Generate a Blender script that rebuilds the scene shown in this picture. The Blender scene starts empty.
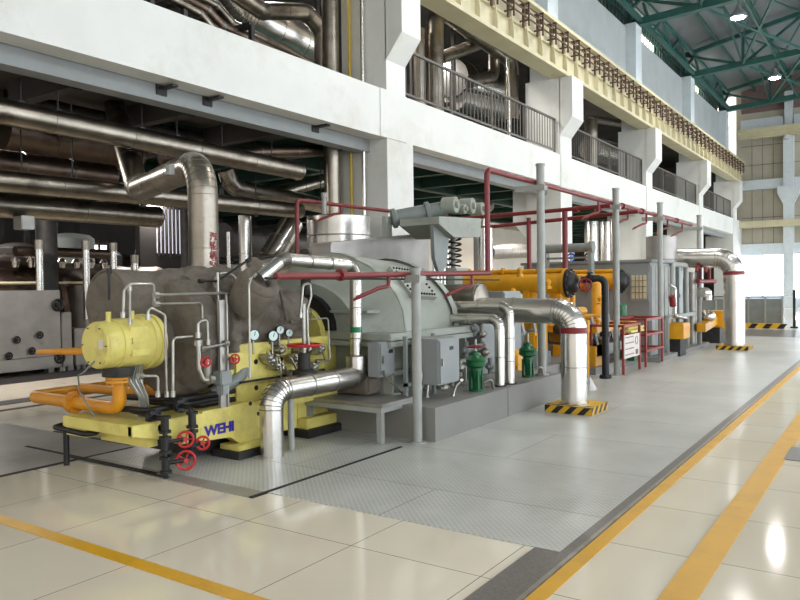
import bpy, bmesh, math, random
from mathutils import Vector, Matrix, noise
random.seed(7)
C = bpy.context.scene.collection
R = math.radians
PI = math.pi
# ---------------------------------------------------------------- camera
YAW, PITCH, ROLL, CH, FPX = R(34.2), R(-1.1), R(0.7), 1.6, 735.0
fw = Vector((-math.sin(YAW)*math.cos(PITCH), math.cos(YAW)*math.cos(PITCH), math.sin(PITCH)))
rt = Vector((math.cos(YAW), math.sin(YAW), 0)); up = rt.cross(fw)
rt2 = rt*math.cos(ROLL)-up*math.sin(ROLL); up2 = up*math.cos(ROLL)+rt*math.sin(ROLL)
CAM = Vector((0, 0, CH))
cd = bpy.data.cameras.new('camera'); cam = bpy.data.objects.new('camera', cd); C.objects.link(cam)
cd.sensor_width = 36; cd.lens = FPX/800*36; cd.clip_end = 200; cd.clip_start = .05
m = Matrix((rt2, up2, -fw)).transposed().to_4x4(); m.translation = CAM; cam.matrix_world = m
bpy.context.scene.camera = cam
def P(px, py, x=None, y=None, z=None):
    d = rt2*(px-400)/FPX - up2*(py-300)/FPX + fw
    t = x/d.x if x is not None else y/d.y if y is not None else (z-CH)/d.z
    return CAM+d*t
# ---------------------------------------------------------------- materials
def lin(c):
    return tuple(((v/255)/12.92 if v/255 <= .04045 else ((v/255+.055)/1.055)**2.4) for v in c)+(1,)
def mat(name, rgb, rough=.5, metal=0., var=.06, scale=6., bump=0., bscale=40., rgb2=None, coat=0., dirt_or_shade=None, dscale=1.5):
    m = bpy.data.materials.new(name); m.use_nodes = True; nt = m.node_tree; b = nt.nodes['Principled BSDF']
    L = nt.links.new
    b.inputs['Roughness'].default_value = rough; b.inputs['Metallic'].default_value = metal
    if coat: b.inputs['Coat Weight'].default_value = coat
    tc = nt.nodes.new('ShaderNodeTexCoord')
    n = nt.nodes.new('ShaderNodeTexNoise'); n.inputs['Scale'].default_value = scale; n.inputs['Detail'].default_value = 5
    L(tc.outputs['Object'], n.inputs['Vector'])
    cr = nt.nodes.new('ShaderNodeValToRGB'); c = lin(rgb)
    c2 = lin(rgb2) if rgb2 else tuple(v*(1-var*2.2) for v in c[:3])+(1,)
    cr.color_ramp.elements[0].position = .35; cr.color_ramp.elements[1].position = .65
    cr.color_ramp.elements[0].color = c2; cr.color_ramp.elements[1].color = c
    L(n.outputs['Fac'], cr.inputs['Fac']); out = cr.outputs['Color']
    if dirt_or_shade:
        n2 = nt.nodes.new('ShaderNodeTexNoise'); n2.inputs['Scale'].default_value = dscale; n2.inputs['Detail'].default_value = 8; n2.inputs['Roughness'].default_value = .7
        L(tc.outputs['Object'], n2.inputs['Vector'])
        r2 = nt.nodes.new('ShaderNodeValToRGB'); r2.color_ramp.elements[0].position = .5; r2.color_ramp.elements[1].position = .72
        L(n2.outputs['Fac'], r2.inputs['Fac'])
        mx = nt.nodes.new('ShaderNodeMix'); mx.data_type = 'RGBA'; L(r2.outputs['Color'], mx.inputs['Factor'])
        L(out, mx.inputs['A']); mx.inputs['B'].default_value = lin(dirt_or_shade); out = mx.outputs['Result']
    L(out, b.inputs['Base Color'])
    if bump:
        nb = nt.nodes.new('ShaderNodeTexNoise'); nb.inputs['Scale'].default_value = bscale; nb.inputs['Detail'].default_value = 4
        L(tc.outputs['Object'], nb.inputs['Vector'])
        bp = nt.nodes.new('ShaderNodeBump'); bp.inputs['Strength'].default_value = bump; bp.inputs['Distance'].default_value = .01
        L(nb.outputs['Fac'], bp.inputs['Height']); L(bp.outputs['Normal'], b.inputs['Normal'])
    return m
def emis(name, rgb, s):
    m = bpy.data.materials.new(name); m.use_nodes = True; nt = m.node_tree; b = nt.nodes['Principled BSDF']
    b.inputs['Base Color'].default_value = lin(rgb); b.inputs['Emission Color'].default_value = lin(rgb); b.inputs['Emission Strength'].default_value = s
    return m
M = {}
M['white'] = mat('white_paint', (222, 223, 218), .7, var=.03, scale=1.2, dirt_or_shade=(200, 198, 188), dscale=.6)
M['wallblue'] = mat('upper_wall_paint', (180, 186, 186), .75, var=.05, scale=1)
M['beigewall'] = mat('column_paint', (205, 200, 188), .7, var=.03, scale=1.2)
M['soffit'] = mat('soffit_paint', (190, 180, 160), .8, var=.04, scale=1.5)
M['clad'] = mat('aluminium_cladding', (218, 215, 208), .27, 1., var=.06, scale=3, bump=.12, bscale=9)
M['clad2'] = mat('dusty_aluminium_cladding', (158, 150, 137), .33, 1., var=.12, scale=2.5, bump=.2, bscale=8, dirt_or_shade=(80, 70, 60), dscale=1.2)
M['cladb'] = mat('brown_aluminium_cladding', (120, 104, 92), .42, 1., var=.12, scale=2.5, bump=.25, bscale=7, dirt_or_shade=(75, 60, 50), dscale=1.)
M['seam'] = mat('cladding_seam', (140, 136, 128), .45, .9, var=.1)
M['sheet'] = mat('matt_sheet_metal', (168, 164, 158), .42, .75, var=.08, scale=3, bump=.15, bscale=6)
M['mach'] = mat('grey_green_machine_paint', (158, 163, 152), .38, var=.06, scale=4, dirt_or_shade=(128, 130, 120), dscale=2.)
M['machd'] = mat('grey_machine_paint', (128, 134, 130), .42, var=.08, scale=4)
M['galv'] = mat('galvanised_post_paint', (158, 160, 154), .5, .1, var=.06, scale=6)
M['tube'] = mat('steel_tubing', (165, 162, 152), .3, .8, var=.1, scale=10)
M['gray'] = mat('cabinet_grey', (140, 144, 143), .45, var=.04, scale=3)
M['plinth'] = mat('plinth_grey_paint', (132, 130, 124), .6, var=.05, scale=1.5, bump=.05, bscale=20)
M['yelp'] = mat('pale_yellow_paint', (224, 210, 116), .42, var=.05, scale=5, dirt_or_shade=(188, 172, 96), dscale=3.5)
M['yel'] = mat('golden_yellow_paint', (222, 158, 22), .36, var=.07, scale=5)
M['gas'] = mat('gas_pipe_yellow', (200, 172, 60), .5, var=.05)
M['ora'] = mat('orange_yellow_paint', (218, 146, 28), .4, var=.06, scale=6)
M['red'] = mat('fire_pipe_red', (120, 30, 31), .42, var=.08, scale=8)
M['redb'] = mat('bright_red_paint', (190, 36, 36), .35, var=.08, scale=10)
M['redf'] = mat('stand_red_paint', (150, 54, 44), .5, var=.1, scale=10)
M['blk'] = mat('black_steel', (30, 29, 30), .45, .2, var=.2, scale=10)
M['dark'] = mat('dark_iron', (52, 50, 48), .55, .3, var=.2, scale=8)
M['grn'] = mat('valve_green', (22, 96, 54), .35, var=.08, scale=8)
M['grnb'] = mat('band_green', (0, 118, 70), .5, var=.02)
M['truss'] = mat('truss_green', (44, 92, 84), .5, var=.08, scale=3)
M['deckg'] = mat('deck_green', (22, 60, 48), .6, var=.12, scale=1.5)
M['roof'] = mat('roof_sheet', (120, 128, 130), .8, var=.06, scale=.6)
M['jack'] = mat('grey_brown_insulation_cloth', (122, 113, 101), .9, var=.16, scale=5, bump=.7, bscale=14, dirt_or_shade=(82, 75, 66), dscale=5)  # the second, darker noise colour paints crease shade into the cloth
M['crane'] = mat('cream_girder_paint', (204, 196, 162), .6, var=.05, scale=1.5)
M['brown'] = mat('conductor_bracket_brown', (98, 76, 64), .7, var=.1)
M['rail'] = mat('railing_steel', (110, 106, 100), .5, .3, var=.06)
M['face'] = mat('gauge_face', (205, 226, 220), .3, var=.02)
M['blue'] = mat('letter_blue', (38, 22, 140), .5, var=.02)
M['stick'] = mat('sticker_blue', (60, 130, 200), .5, var=.2, scale=30, rgb2=(70, 60, 160))
M['paper'] = mat('notice_board_white', (218, 208, 200), .6, var=.03)
M['ink'] = mat('notice_ink', (120, 90, 88), .7)
M['band'] = mat('band_dark_red', (128, 30, 34), .5, var=.03)
M['chr'] = mat('red_lettering', (150, 36, 48), .6, var=.02)
M['haz'] = mat('hazard_yellow', (214, 166, 30), .5, var=.05)
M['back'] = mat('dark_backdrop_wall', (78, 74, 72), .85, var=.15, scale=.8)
M['cass'] = mat('insulated_wall_panel', (184, 178, 160), .85, var=.05, scale=1.2)
M['rust'] = mat('gable_red_sheet', (128, 106, 102), .85, var=.08)
M['wcol'] = mat('far_wall_paint', (212, 220, 224), .75, var=.03)
M['conc'] = mat('floor_concrete', (164, 160, 152), .3, var=.08, scale=1.5, dirt_or_shade=(118, 112, 104), dscale=1.2)
M['gran'] = mat('dark_granite', (118, 112, 106), .3, var=.15, scale=60)
M['line'] = mat('floor_line_yellow', (220, 164, 6), .42, var=.04, scale=4, dirt_or_shade=(196, 146, 14), dscale=3)
M['slot'] = mat('floor_channel_black', (26, 24, 24), .7)
M['glass'] = emis('bright_window', (236, 244, 255), 5.)
M['lamp'] = emis('lamp_glow', (255, 250, 245), 60.)
M['pale'] = emis('dim_window', (225, 225, 235), .8)
M['warm'] = emis('lit_back_window', (255, 240, 225), 6.)

def tile_mat():
    m = bpy.data.materials.new('polished_floor_tiles'); m.use_nodes = True; nt = m.node_tree; b = nt.nodes['Principled BSDF']; L = nt.links.new
    tc = nt.nodes.new('ShaderNodeTexCoord'); mp = nt.nodes.new('ShaderNodeMapping')
    mp.inputs['Location'].default_value = (2.8, -2.65, 0)
    L(tc.outputs['Object'], mp.inputs['Vector'])
    br = nt.nodes.new('ShaderNodeTexBrick'); br.offset = 0; br.inputs['Scale'].default_value = 1
    br.inputs['Brick Width'].default_value = .9; br.inputs['Row Height'].default_value = .9; br.inputs['Mortar Size'].default_value = .003
    br.inputs['Mortar Smooth'].default_value = 0
    br.inputs['Color1'].default_value = lin((236, 226, 204)); br.inputs['Color2'].default_value = lin((232, 221, 198)); br.inputs['Mortar'].default_value = lin((120, 108, 92))
    L(mp.outputs['Vector'], br.inputs['Vector'])
    n = nt.nodes.new('ShaderNodeTexNoise'); n.inputs['Scale'].default_value = 1.4; n.inputs['Detail'].default_value = 6
    L(tc.outputs['Object'], n.inputs['Vector'])
    mx = nt.nodes.new('ShaderNodeMix'); mx.data_type = 'RGBA'; mx.blend_type = 'MULTIPLY'; mx.inputs['Factor'].default_value = .14
    L(br.outputs['Color'], mx.inputs['A']); L(n.outputs['Fac'], mx.inputs['B']); L(mx.outputs['Result'], b.inputs['Base Color'])
    b.inputs['Roughness'].default_value = .09; b.inputs['IOR'].default_value = 1.5
    return m
def tread_mat():
    m = bpy.data.materials.new('diamond_tread_plate'); m.use_nodes = True; nt = m.node_tree; b = nt.nodes['Principled BSDF']; L = nt.links.new
    tc = nt.nodes.new('ShaderNodeTexCoord')
    def wave(rot, sc):
        mp = nt.nodes.new('ShaderNodeMapping'); mp.inputs['Rotation'].default_value = (0, 0, rot); L(tc.outputs['Object'], mp.inputs['Vector'])
        w = nt.nodes.new('ShaderNodeTexWave'); w.inputs['Scale'].default_value = sc; L(mp.outputs['Vector'], w.inputs['Vector']); return w.outputs['Fac']
    a, c = wave(R(45), 9), wave(R(-45), 9)
    mu = nt.nodes.new('ShaderNodeMath'); mu.operation = 'MULTIPLY'; L(a, mu.inputs[0]); L(c, mu.inputs[1])
    n = nt.nodes.new('ShaderNodeTexNoise'); n.inputs['Scale'].default_value = .9; n.inputs['Detail'].default_value = 8; n.inputs['Roughness'].default_value = .65
    L(tc.outputs['Object'], n.inputs['Vector'])
    cr = nt.nodes.new('ShaderNodeValToRGB'); cr.color_ramp.elements[0].position = .3; cr.color_ramp.elements[1].position = .7
    cr.color_ramp.elements[0].color = lin((162, 161, 153)); cr.color_ramp.elements[1].color = lin((198, 199, 192))
    L(n.outputs['Fac'], cr.inputs['Fac'])
    mx = nt.nodes.new('ShaderNodeMix'); mx.data_type = 'RGBA'; L(mu.outputs[0], mx.inputs['Factor']); L(cr.outputs['Color'], mx.inputs['A'])
    mx.inputs['B'].default_value = lin((206, 207, 201))
    br = nt.nodes.new('ShaderNodeTexBrick'); br.offset = .5; br.inputs['Scale'].default_value = 1
    br.inputs['Brick Width'].default_value = 3.; br.inputs['Row Height'].default_value = 1.22; br.inputs['Mortar Size'].default_value = .004
    br.inputs['Color1'].default_value = (1, 1, 1, 1); br.inputs['Color2'].default_value = (.93, .93, .93, 1); br.inputs['Mortar'].default_value = (.25, .25, .25, 1)
    L(tc.outputs['Object'], br.inputs['Vector'])
    m2 = nt.nodes.new('ShaderNodeMix'); m2.data_type = 'RGBA'; m2.blend_type = 'MULTIPLY'; m2.inputs['Factor'].default_value = 1
    L(mx.outputs['Result'], m2.inputs['A']); L(br.outputs['Color'], m2.inputs['B'])
    L(m2.outputs['Result'], b.inputs['Base Color'])
    b.inputs['Roughness'].default_value = .3
    bp = nt.nodes.new('ShaderNodeBump'); bp.inputs['Strength'].default_value = .25; bp.inputs['Distance'].default_value = .004
    L(mu.outputs[0], bp.inputs['Height']); L(bp.outputs['Normal'], b.inputs['Normal'])
    return m
M['tile'] = tile_mat(); M['tread'] = tread_mat()
# ---------------------------------------------------------------- mesh builder
def V(*a): return Vector(a[0]) if len(a) == 1 else Vector(a)
def frame(d):
    d = d.normalized(); a = Vector((0, 0, 1)) if abs(d.z) < .95 else Vector((1, 0, 0))
    u = a.cross(d).normalized(); return u, d.cross(u)
class MB:
    def __init__(s): s.v = []; s.f = []; s.rf = []
    def add(s, vs, fs):
        o = len(s.v); s.v += [Vector(v) for v in vs]; s.f += [[i+o for i in f] for f in fs]; return s
    def box(s, x0, x1, y0, y1, z0, z1):
        vs = [(x, y, z) for z in (z0, z1) for y in (y0, y1) for x in (x0, x1)]
        return s.add(vs, [(0, 2, 3, 1), (4, 5, 7, 6), (0, 1, 5, 4), (2, 6, 7, 3), (0, 4, 6, 2), (1, 3, 7, 5)])
    def bbox(s, x0, x1, y0, y1, z0, z1, b=.01):
        b = min(b, (x1-x0)/2.1, (y1-y0)/2.1, (z1-z0)/2.1)
        bm = bmesh.new(); t = MB().box(x0, x1, y0, y1, z0, z1); vv = [bm.verts.new(v) for v in t.v]
        for f in t.f: bm.faces.new([vv[i] for i in f])
        bmesh.ops.bevel(bm, geom=list(bm.edges), offset=b, segments=2, affect='EDGES')
        bm.verts.index_update()
        s.add([v.co.copy() for v in bm.verts], [[v.index for v in f.verts] for f in bm.faces]); bm.free(); return s
    def bar(s, a, b, w, h=None):
        a, b = V(a), V(b); h = h or w; u, v = frame(b-a)
        vs = []
        for p in (a, b):
            for i, j in ((-1, -1), (1, -1), (1, 1), (-1, 1)): vs.append(p+u*i*w/2+v*j*h/2)
        return s.add(vs, [(3, 2, 1, 0), (4, 5, 6, 7), (0, 1, 5, 4), (1, 2, 6, 5), (2, 3, 7, 6), (3, 0, 4, 7)])
    def lathe(s, o, d, prof, n=20, close=True):
        o, d = V(o), V(d).normalized(); u, w = frame(d); vs = []; fs = []
        for t, r in prof:
            for k in range(n):
                a = 2*PI*k/n; vs.append(o+d*t+(u*math.cos(a)+w*math.sin(a))*r)
        m = len(prof)
        for i in range(m-1):
            for k in range(n):
                k2 = (k+1) % n; fs.append((i*n+k, i*n+k2, (i+1)*n+k2, (i+1)*n+k))
        if close: fs.append(list(range(n))[::-1]); fs.append([(m-1)*n+k for k in range(n)])
        return s.add(vs, fs)
    def cyl(s, a, b, r, r2=None, n=18):
        a, b = V(a), V(b); L = (b-a).length
        return s.lathe(a, b-a, [(0, r), (L, r if r2 is None else r2)], n)
    def path(s, pts, bend, seg=7):
        pts = [V(p) for p in pts]; out = [pts[0]]
        for i in range(1, len(pts)-1):
            p0, p, p1 = pts[i-1], pts[i], pts[i+1]
            d0, d1 = (p0-p), (p1-p); a = d0.angle(d1)
            if a > PI-.02 or bend <= 0: out.append(p); continue
            l = min(bend/math.tan(a/2), d0.length*.49, d1.length*.49)
            A, B = p+d0.normalized()*l, p+d1.normalized()*l; r = l*math.tan(a/2)
            c = p+(d0.normalized()+d1.normalized()).normalized()*(r/math.sin(a/2))
            va, vb = A-c, B-c; tot = va.angle(vb)
            for k in range(seg+1):
                t = k/seg; out.append(c+(va*math.sin((1-t)*tot)+vb*math.sin(t*tot))/math.sin(tot))
        out.append(pts[-1]); return out
    def tube(s, pts, r, bend=None, n=14, seg=7, rings=0., lip=.006, endr=None, bring=True):
        bend = r*1.6 if bend is None else bend
        c = s.path(pts, bend, seg); u = None; vs = []; fs = []
        m = len(c)
        for i, p in enumerate(c):
            t = ((c[min(i+1, m-1)]-p).normalized()+(p-c[max(i-1, 0)]).normalized())
            t = t.normalized()
            if u is None: u, w = frame(t)
            else:
                u = (u-t*u.dot(t)).normalized(); w = t.cross(u)
            rr = r if endr is None else r+(endr-r)*i/(m-1)
            for k in range(n):
                a = 2*PI*k/n; vs.append(p+(u*math.cos(a)+w*math.sin(a))*rr)
            if rings and 0 < i < m-1 and bring: s.ring(p, t, rr, lip)
        for i in range(m-1):
            for k in range(n):
                k2 = (k+1) % n; fs.append((i*n+k, i*n+k2, (i+1)*n+k2, (i+1)*n+k))
        fs.append(list(range(n))[::-1]); fs.append([(m-1)*n+k for k in range(n)])
        s.add(vs, fs)
        if rings:
            for i in range(m-1):
                L = (c[i+1]-c[i]).length
                if L > rings*1.2:
                    k = int(L/rings); d = (c[i+1]-c[i])/L
                    for j in range(1, k+1): s.ring(c[i]+d*j*L/(k+1), d, r, lip)
        return s
    def ring(s, p, d, r, lip=.006, w=.011, n=24):
        k = len(s.f); s.lathe(p-d*w/2, d, [(0, r*.98), (.002, r+lip), (w-.002, r+lip), (w, r*.98)], n, close=False)
        s.rf += list(range(k, len(s.f))); return s
    def torus(s, c, d, RR, r, n=24, k=8):
        c = V(c); u, w = frame(V(d)); d = V(d).normalized(); vs = []; fs = []
        for i in range(n):
            a = 2*PI*i/n; e = u*math.cos(a)+w*math.sin(a)
            for j in range(k):
                b = 2*PI*j/k; vs.append(c+e*(RR+r*math.cos(b))+d*r*math.sin(b))
        for i in range(n):
            for j in range(k):
                fs.append((i*k+j, ((i+1) % n)*k+j, ((i+1) % n)*k+(j+1) % k, i*k+(j+1) % k))
        return s.add(vs, fs)
    def sph(s, c, r, n=16, k=10):
        c = V(c); r = (r, r, r) if isinstance(r, (int, float)) else r; vs = [c+V(0, 0, -r[2])]; fs = []
        for i in range(1, k):
            a = -PI/2+PI*i/k
            for j in range(n):
                b = 2*PI*j/n; vs.append(c+V(r[0]*math.cos(a)*math.cos(b), r[1]*math.cos(a)*math.sin(b), r[2]*math.sin(a)))
        vs.append(c+V(0, 0, r[2])); T = len(vs)-1
        for j in range(n):
            fs.append((0, 1+(j+1) % n, 1+j)); fs.append((T, 1+(k-2)*n+j, 1+(k-2)*n+(j+1) % n))
            for i in range(k-2): fs.append((1+i*n+j, 1+i*n+(j+1) % n, 1+(i+1)*n+(j+1) % n, 1+(i+1)*n+j))
        return s.add(vs, fs)
    def prism(s, poly, ax, lo, hi):
        # poly 2D in the plane normal to ax ('x': (y,z), 'y': (x,z), 'z': (x,y))
        def mk(p, t):
            return {'x': (t, p[0], p[1]), 'y': (p[0], t, p[1]), 'z': (p[0], p[1], t)}[ax]
        n = len(poly); vs = [mk(p, lo) for p in poly]+[mk(p, hi) for p in poly]
        fs = [list(range(n))[::-1], list(range(n, 2*n))]+[(i, (i+1) % n, n+(i+1) % n, n+i) for i in range(n)]
        return s.add(vs, fs)
    def build(s, name, m, parent=None, ang=35, fix=True):
        me = bpy.data.meshes.new(name); off = Vector((0, 0, 0)); q = parent
        while q is not None: off += q.location; q = q.parent
        me.from_pydata([tuple(v-off) for v in s.v], [], s.f)
        if fix:
            bm = bmesh.new(); bm.from_mesh(me); bmesh.ops.recalc_face_normals(bm, faces=bm.faces); bm.to_mesh(me); bm.free()
        me.polygons.foreach_set('use_smooth', [True]*len(me.polygons)); me.set_sharp_from_angle(angle=R(ang))
        me.materials.append(M[m] if isinstance(m, str) else m)
        if s.rf and m in ('clad', 'clad2', 'cladb'):
            me.materials.append(M['seam'])
            for i in s.rf: me.polygons[i].material_index = 1
        o = bpy.data.objects.new(name, me); C.objects.link(o)
        if parent: o.parent = parent
        return o
def tag(o, label, cat, group=None):
    o['label'] = label; o['category'] = cat
    if group: o['group'] = group
    return o
def thing(name, label, cat, loc, group=None):
    o = bpy.data.objects.new(name, None); C.objects.link(o); o.location = V(loc); o.empty_display_size = .1
    return tag(o, label, cat, group)
def struct(name, mb, m):
    o = mb.build(name, m); o['kind'] = 'structure'; return o
def copy_thing(o, loc, label=None):
    r = o.copy(); C.objects.link(r); r.location = V(loc)
    if label: r['label'] = label
    for ch in o.children:
        c = ch.copy(); C.objects.link(c); c.parent = r
        for g in ch.children:
            d = g.copy(); C.objects.link(d); d.parent = c
    return r
def text(s, name, m, parent, o, xd, yd, size, depth=.002, align='CENTER'):
    # lettering turned into a mesh lying on the plane spanned by xd (reading direction) and yd (up)
    cu = bpy.data.curves.new(name, 'FONT'); cu.body = s; cu.size = size; cu.align_x = align; cu.align_y = 'CENTER'; cu.extrude = depth
    cu.offset = size*(.045 if name == 'maker_name' else .02)
    t = bpy.data.objects.new(name, cu); C.objects.link(t)
    me = bpy.data.meshes.new_from_object(t.evaluated_get(bpy.context.evaluated_depsgraph_get())); bpy.data.objects.remove(t); bpy.data.curves.remove(cu)
    me.materials.clear(); me.materials.append(M[m])
    xd, yd = V(xd).normalized(), V(yd).normalized(); zd = xd.cross(yd)
    off = Vector((0, 0, 0)); q = parent
    while q is not None: off += q.location; q = q.parent
    mm = Matrix((xd, yd, zd)).transposed().to_4x4(); mm.translation = V(o)-off
    me.transform(mm); r = bpy.data.objects.new(name, me); C.objects.link(r); r.parent = parent
    return r
# ================================================================ SETTING
WX = -8.3                       # wall line of the hall
COLY = [3.7, 12.5, 21.65, 30.55, 39.9, 49.0]    # far edge of each column
CW = .9
FY = 51.0
def S(name, x0, x1, y0, y1, z0, z1, m): return struct(name, MB().box(x0, x1, y0, y1, z0, z1), m)
S('floor', -30, 16, -12, FY, -.3, 0, 'tile')
S('floor_plate', -6.4, -1.67, 4.12, 34, 0, .006, 'tread')
S('floor_concrete', -14, -6.4, -4, 4.62, 0, .005, 'conc'); S('floor_concrete', -7.7, -6.4, 4.62, 6.4, 0, .005, 'conc')
S('floor_strip', -6.4, -4.08, 3.95, 4.12, 0, .0055, 'conc')
S('floor_border', -1.83, -1.67, -8, 4.12, 0, .005, 'gran')
S('trim_1', -1.67, -1.6, -8, 34, 0, .007, 'gran')
S('trim_2', -1.6, -1.575, -8, 34, 0, .012, 'tube')
S('floor_marking', -1.57, -1.48, -8, 40, 0, .004, 'line')
S('floor_marking', -1.01, -.84, -8, 44, 0, .004, 'line')
S('floor_marking', -6.4, -1.83, 2.6, 2.7, 0, .004, 'line')
S('floor_marking', -14, -6.4, 2.6, 2.7, 0, .007, 'line')
for x0, x1, y0, y1 in ((-10.75, -10.35, -2, 12), (-9.95, -9.85, -2, 12), (-13.6, -12.6, 2, 14)):
    S('floor_channel', x0, x1, y0, y1, 0, .006, 'slot')
for x0, x1, y0, y1 in ((-7.4, -5.3, 4.02, 4.06), (-6.6, -5.1, 3.98, 4.01), (-7.9, -6.5, 4.62, 4.66), (-6.42, -6.38, 3.2, 4.6), (-4.1, -4.06, 3.95, 6.0)):
    S('floor_channel', x0, x1, y0, y1, .0, .0085, 'slot')
S('floor_hatch', -.86, -.3, 7.35, 7.95, 0, .006, 'gran')
# far end wall
fw_ = MB()
S('wall_end', -8.6, 16, FY, FY+.3, 0, 16, 'cass')
def fbox(name, x0, x1, z0, z1, m, d=.06): return S(name, x0, x1, FY-d, FY, z0, z1, m)
for i, xc in enumerate((-5.6, .4, 6.4, 12.4)):
    mb = MB().box(xc-.28, xc+.28, FY-.55, FY, 0, 11.0)
    mb.prism([(xc-.28, 6.3), (xc-.6, 7.0), (xc-.6, 7.4), (xc+.6, 7.4), (xc+.6, 7.0), (xc+.28, 6.3)], 'y', FY-.6, FY-.1)
    mb.box(xc-.22, xc+.22, FY-.4, FY, 11, 13.2)
    struct('column', mb, 'wcol')
xs = [-8.3, -5.88, -5.32, .12, .68, 6.12, 6.68, 12.12, 12.68, 16]
for k in range(0, 10, 2):
    x0, x1 = xs[k], xs[k+1]
    fbox('beam', x0, x1, 3.3, 3.95, 'wcol', .3); fbox('beam', x0, x1, 7.35, 7.95, 'wcol', .3); fbox('beam', x0, x1, 11.1, 11.75, 'wcol', .3)
    fbox('wall_end', x0, x1, 0, .55, 'wcol', .2)
    fbox('window_%d' % (k//2+1), x0, x1, .55, 3.3, 'glass', .04)
    fr = MB(); n = 2 if x1-x0 < 3 else 4
    for j in range(n+1):
        x = x0+(x1-x0)*j/n; fr.box(x-.03, x+.03, FY-.12, FY-.04, .55, 3.3)
    for z in (.55, 1.9, 3.24): fr.box(x0, x1, FY-.12, FY-.04, z, z+.06)
    struct('window_frame', fr, 'wcol')
    g = MB()
    for j in range(1, n*2):
        x = x0+(x1-x0)*j/(n*2); g.box(x-.012, x+.012, FY-.02, FY-.0, 3.95, 11.1)
    for z in (5.6, 8.9, 10.1): g.box(x0, x1, FY-.03, FY, z, z+.03)
    struct('trim_3', g, 'rust')
S('wall_end', -8.3, 16, FY-.05, FY, 12.2, 16, 'rust')
cg = thing('crane_rail_beam', 'cream crane rail beam crossing the far end wall under the roof truss', 'beam', (-8, FY-1.2, 10.2))
mb = MB().box(-8.3, 16, FY-1.3, FY-.9, 10.75, 11.0).box(-8.3, 16, FY-1.15, FY-1.05, 10.45, 10.75).box(-8.3, 16, FY-1.25, FY-.95, 10.4, 10.46); mb.build('girder', 'crane', cg)
mb = MB(); [mb.box(x-.1, x+.1, FY-1.2, FY-.55, 10.2, 10.4) for x in (-5.6, .4, 6.4, 12.4)]; mb.build('bracket', 'wcol', cg)
bb = MB().box(-8.3, 16, FY-.9, FY-.56, 4.95, 5.35); tag(bb.build('cable_tray', 'crane'), 'cream cable tray running across the far end wall above the windows', 'cable tray')
# columns on the wall line, their corbels and the columns above
for i, y in enumerate(COLY):
    y0 = y-CW if i != 1 else 11.83
    mb = MB().box(WX-1.1, WX, y0, y, 0, 7.7)
    mb.prism([(WX-.02, 6.0), (WX+.38, 6.5), (WX+.38, 7.7), (WX-.02, 7.7)], 'y', y0, y)
    if i == 1: mb.box(WX-1.1, WX, y, y+.26, 0, 5.43)
    # haunches towards the machine hall's lower storey
    mb.prism([(WX-1.05, 2.9), (WX-1.6, 3.5), (WX-1.6, 4.5), (WX-1.05, 4.5)], 'y', y0+.1, y-.1)
    struct('column', mb, 'white')
    mb = MB().box(WX-1.0, WX-.4, y0+.1, y, 7.7, 12.0); struct('column', mb, 'wcol')
S('wall_left', WX-.95, WX-.8, -5, FY, 9.2, 11.9, 'wallblue')
# fascia of the upper storey, the lower beam behind it, slab
ys = [-5]+COLY
for i in range(len(COLY)):
    ya = (COLY[i-1] if i else -5); yb = COLY[i]-CW if i != 1 else 11.83
    S('fascia', WX-.38, WX-.001, ya, yb, 4.5, 5.43, 'white')
    S('beam', WX-.7, WX-.42, ya, yb, 4.27, 5.0, 'gray')
for i, y in enumerate(COLY):
    S('fascia', WX-.001, WX+.02, y-CW, y, 4.5, 5.43, 'white')
S('fascia', WX-.3, WX-.001, 49, FY, 4.45, 5.43, 'white')
S('fascia', WX-.3, WX-.001, 49, FY, 0, 4.45, 'white')
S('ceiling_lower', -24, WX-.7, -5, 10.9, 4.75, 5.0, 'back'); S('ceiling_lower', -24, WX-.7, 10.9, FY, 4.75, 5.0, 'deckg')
mb = MB()
mb2 = MB()
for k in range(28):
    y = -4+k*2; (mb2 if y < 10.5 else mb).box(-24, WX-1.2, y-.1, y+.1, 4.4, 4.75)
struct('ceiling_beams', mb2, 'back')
for x in (-11.5, -15.5): mb.box(x-.12, x+.12, 8.6, FY, 4.38, 4.75)
struct('ceiling_beams', mb, 'deckg')
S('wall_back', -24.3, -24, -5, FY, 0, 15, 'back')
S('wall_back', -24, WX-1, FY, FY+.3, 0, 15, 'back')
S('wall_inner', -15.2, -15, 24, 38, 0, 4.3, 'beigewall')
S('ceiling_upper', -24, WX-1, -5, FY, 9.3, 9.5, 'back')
# bright windows in the back wall, low and high
for n, (y0, y1, z0, z1) in enumerate(((15.2, 16.6, 1.6, 3.2), (27, 29.5, 1.4, 2.9), (33, 36, 1.2, 2.9), (42, 45, 1.2, 2.9), (15.5, 19, 7.0, 8.6), (32, 36, 6.4, 8.2), (24, 27.5, 6.6, 8.4))):
    mb = MB().box(-24, -23.97, y0, y1, z0, z1); struct('window_%d' % (n+6), mb, 'warm')
    mb = MB(); k = y0
    while k < y1+.01: mb.box(-23.95, -23.9, k-.04, k+.04, z0-.2, z1+.2); k += .35
    struct('window_bars', mb, 'back')
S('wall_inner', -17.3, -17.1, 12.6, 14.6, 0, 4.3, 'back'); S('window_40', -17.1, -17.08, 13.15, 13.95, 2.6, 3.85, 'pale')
mb = MB(); [mb.box(-17.06, -17.0, 13.15+k*.13, 13.2+k*.13, 2.5, 3.9) for k in range(7)]; struct('window_bars', mb, 'back')
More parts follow.
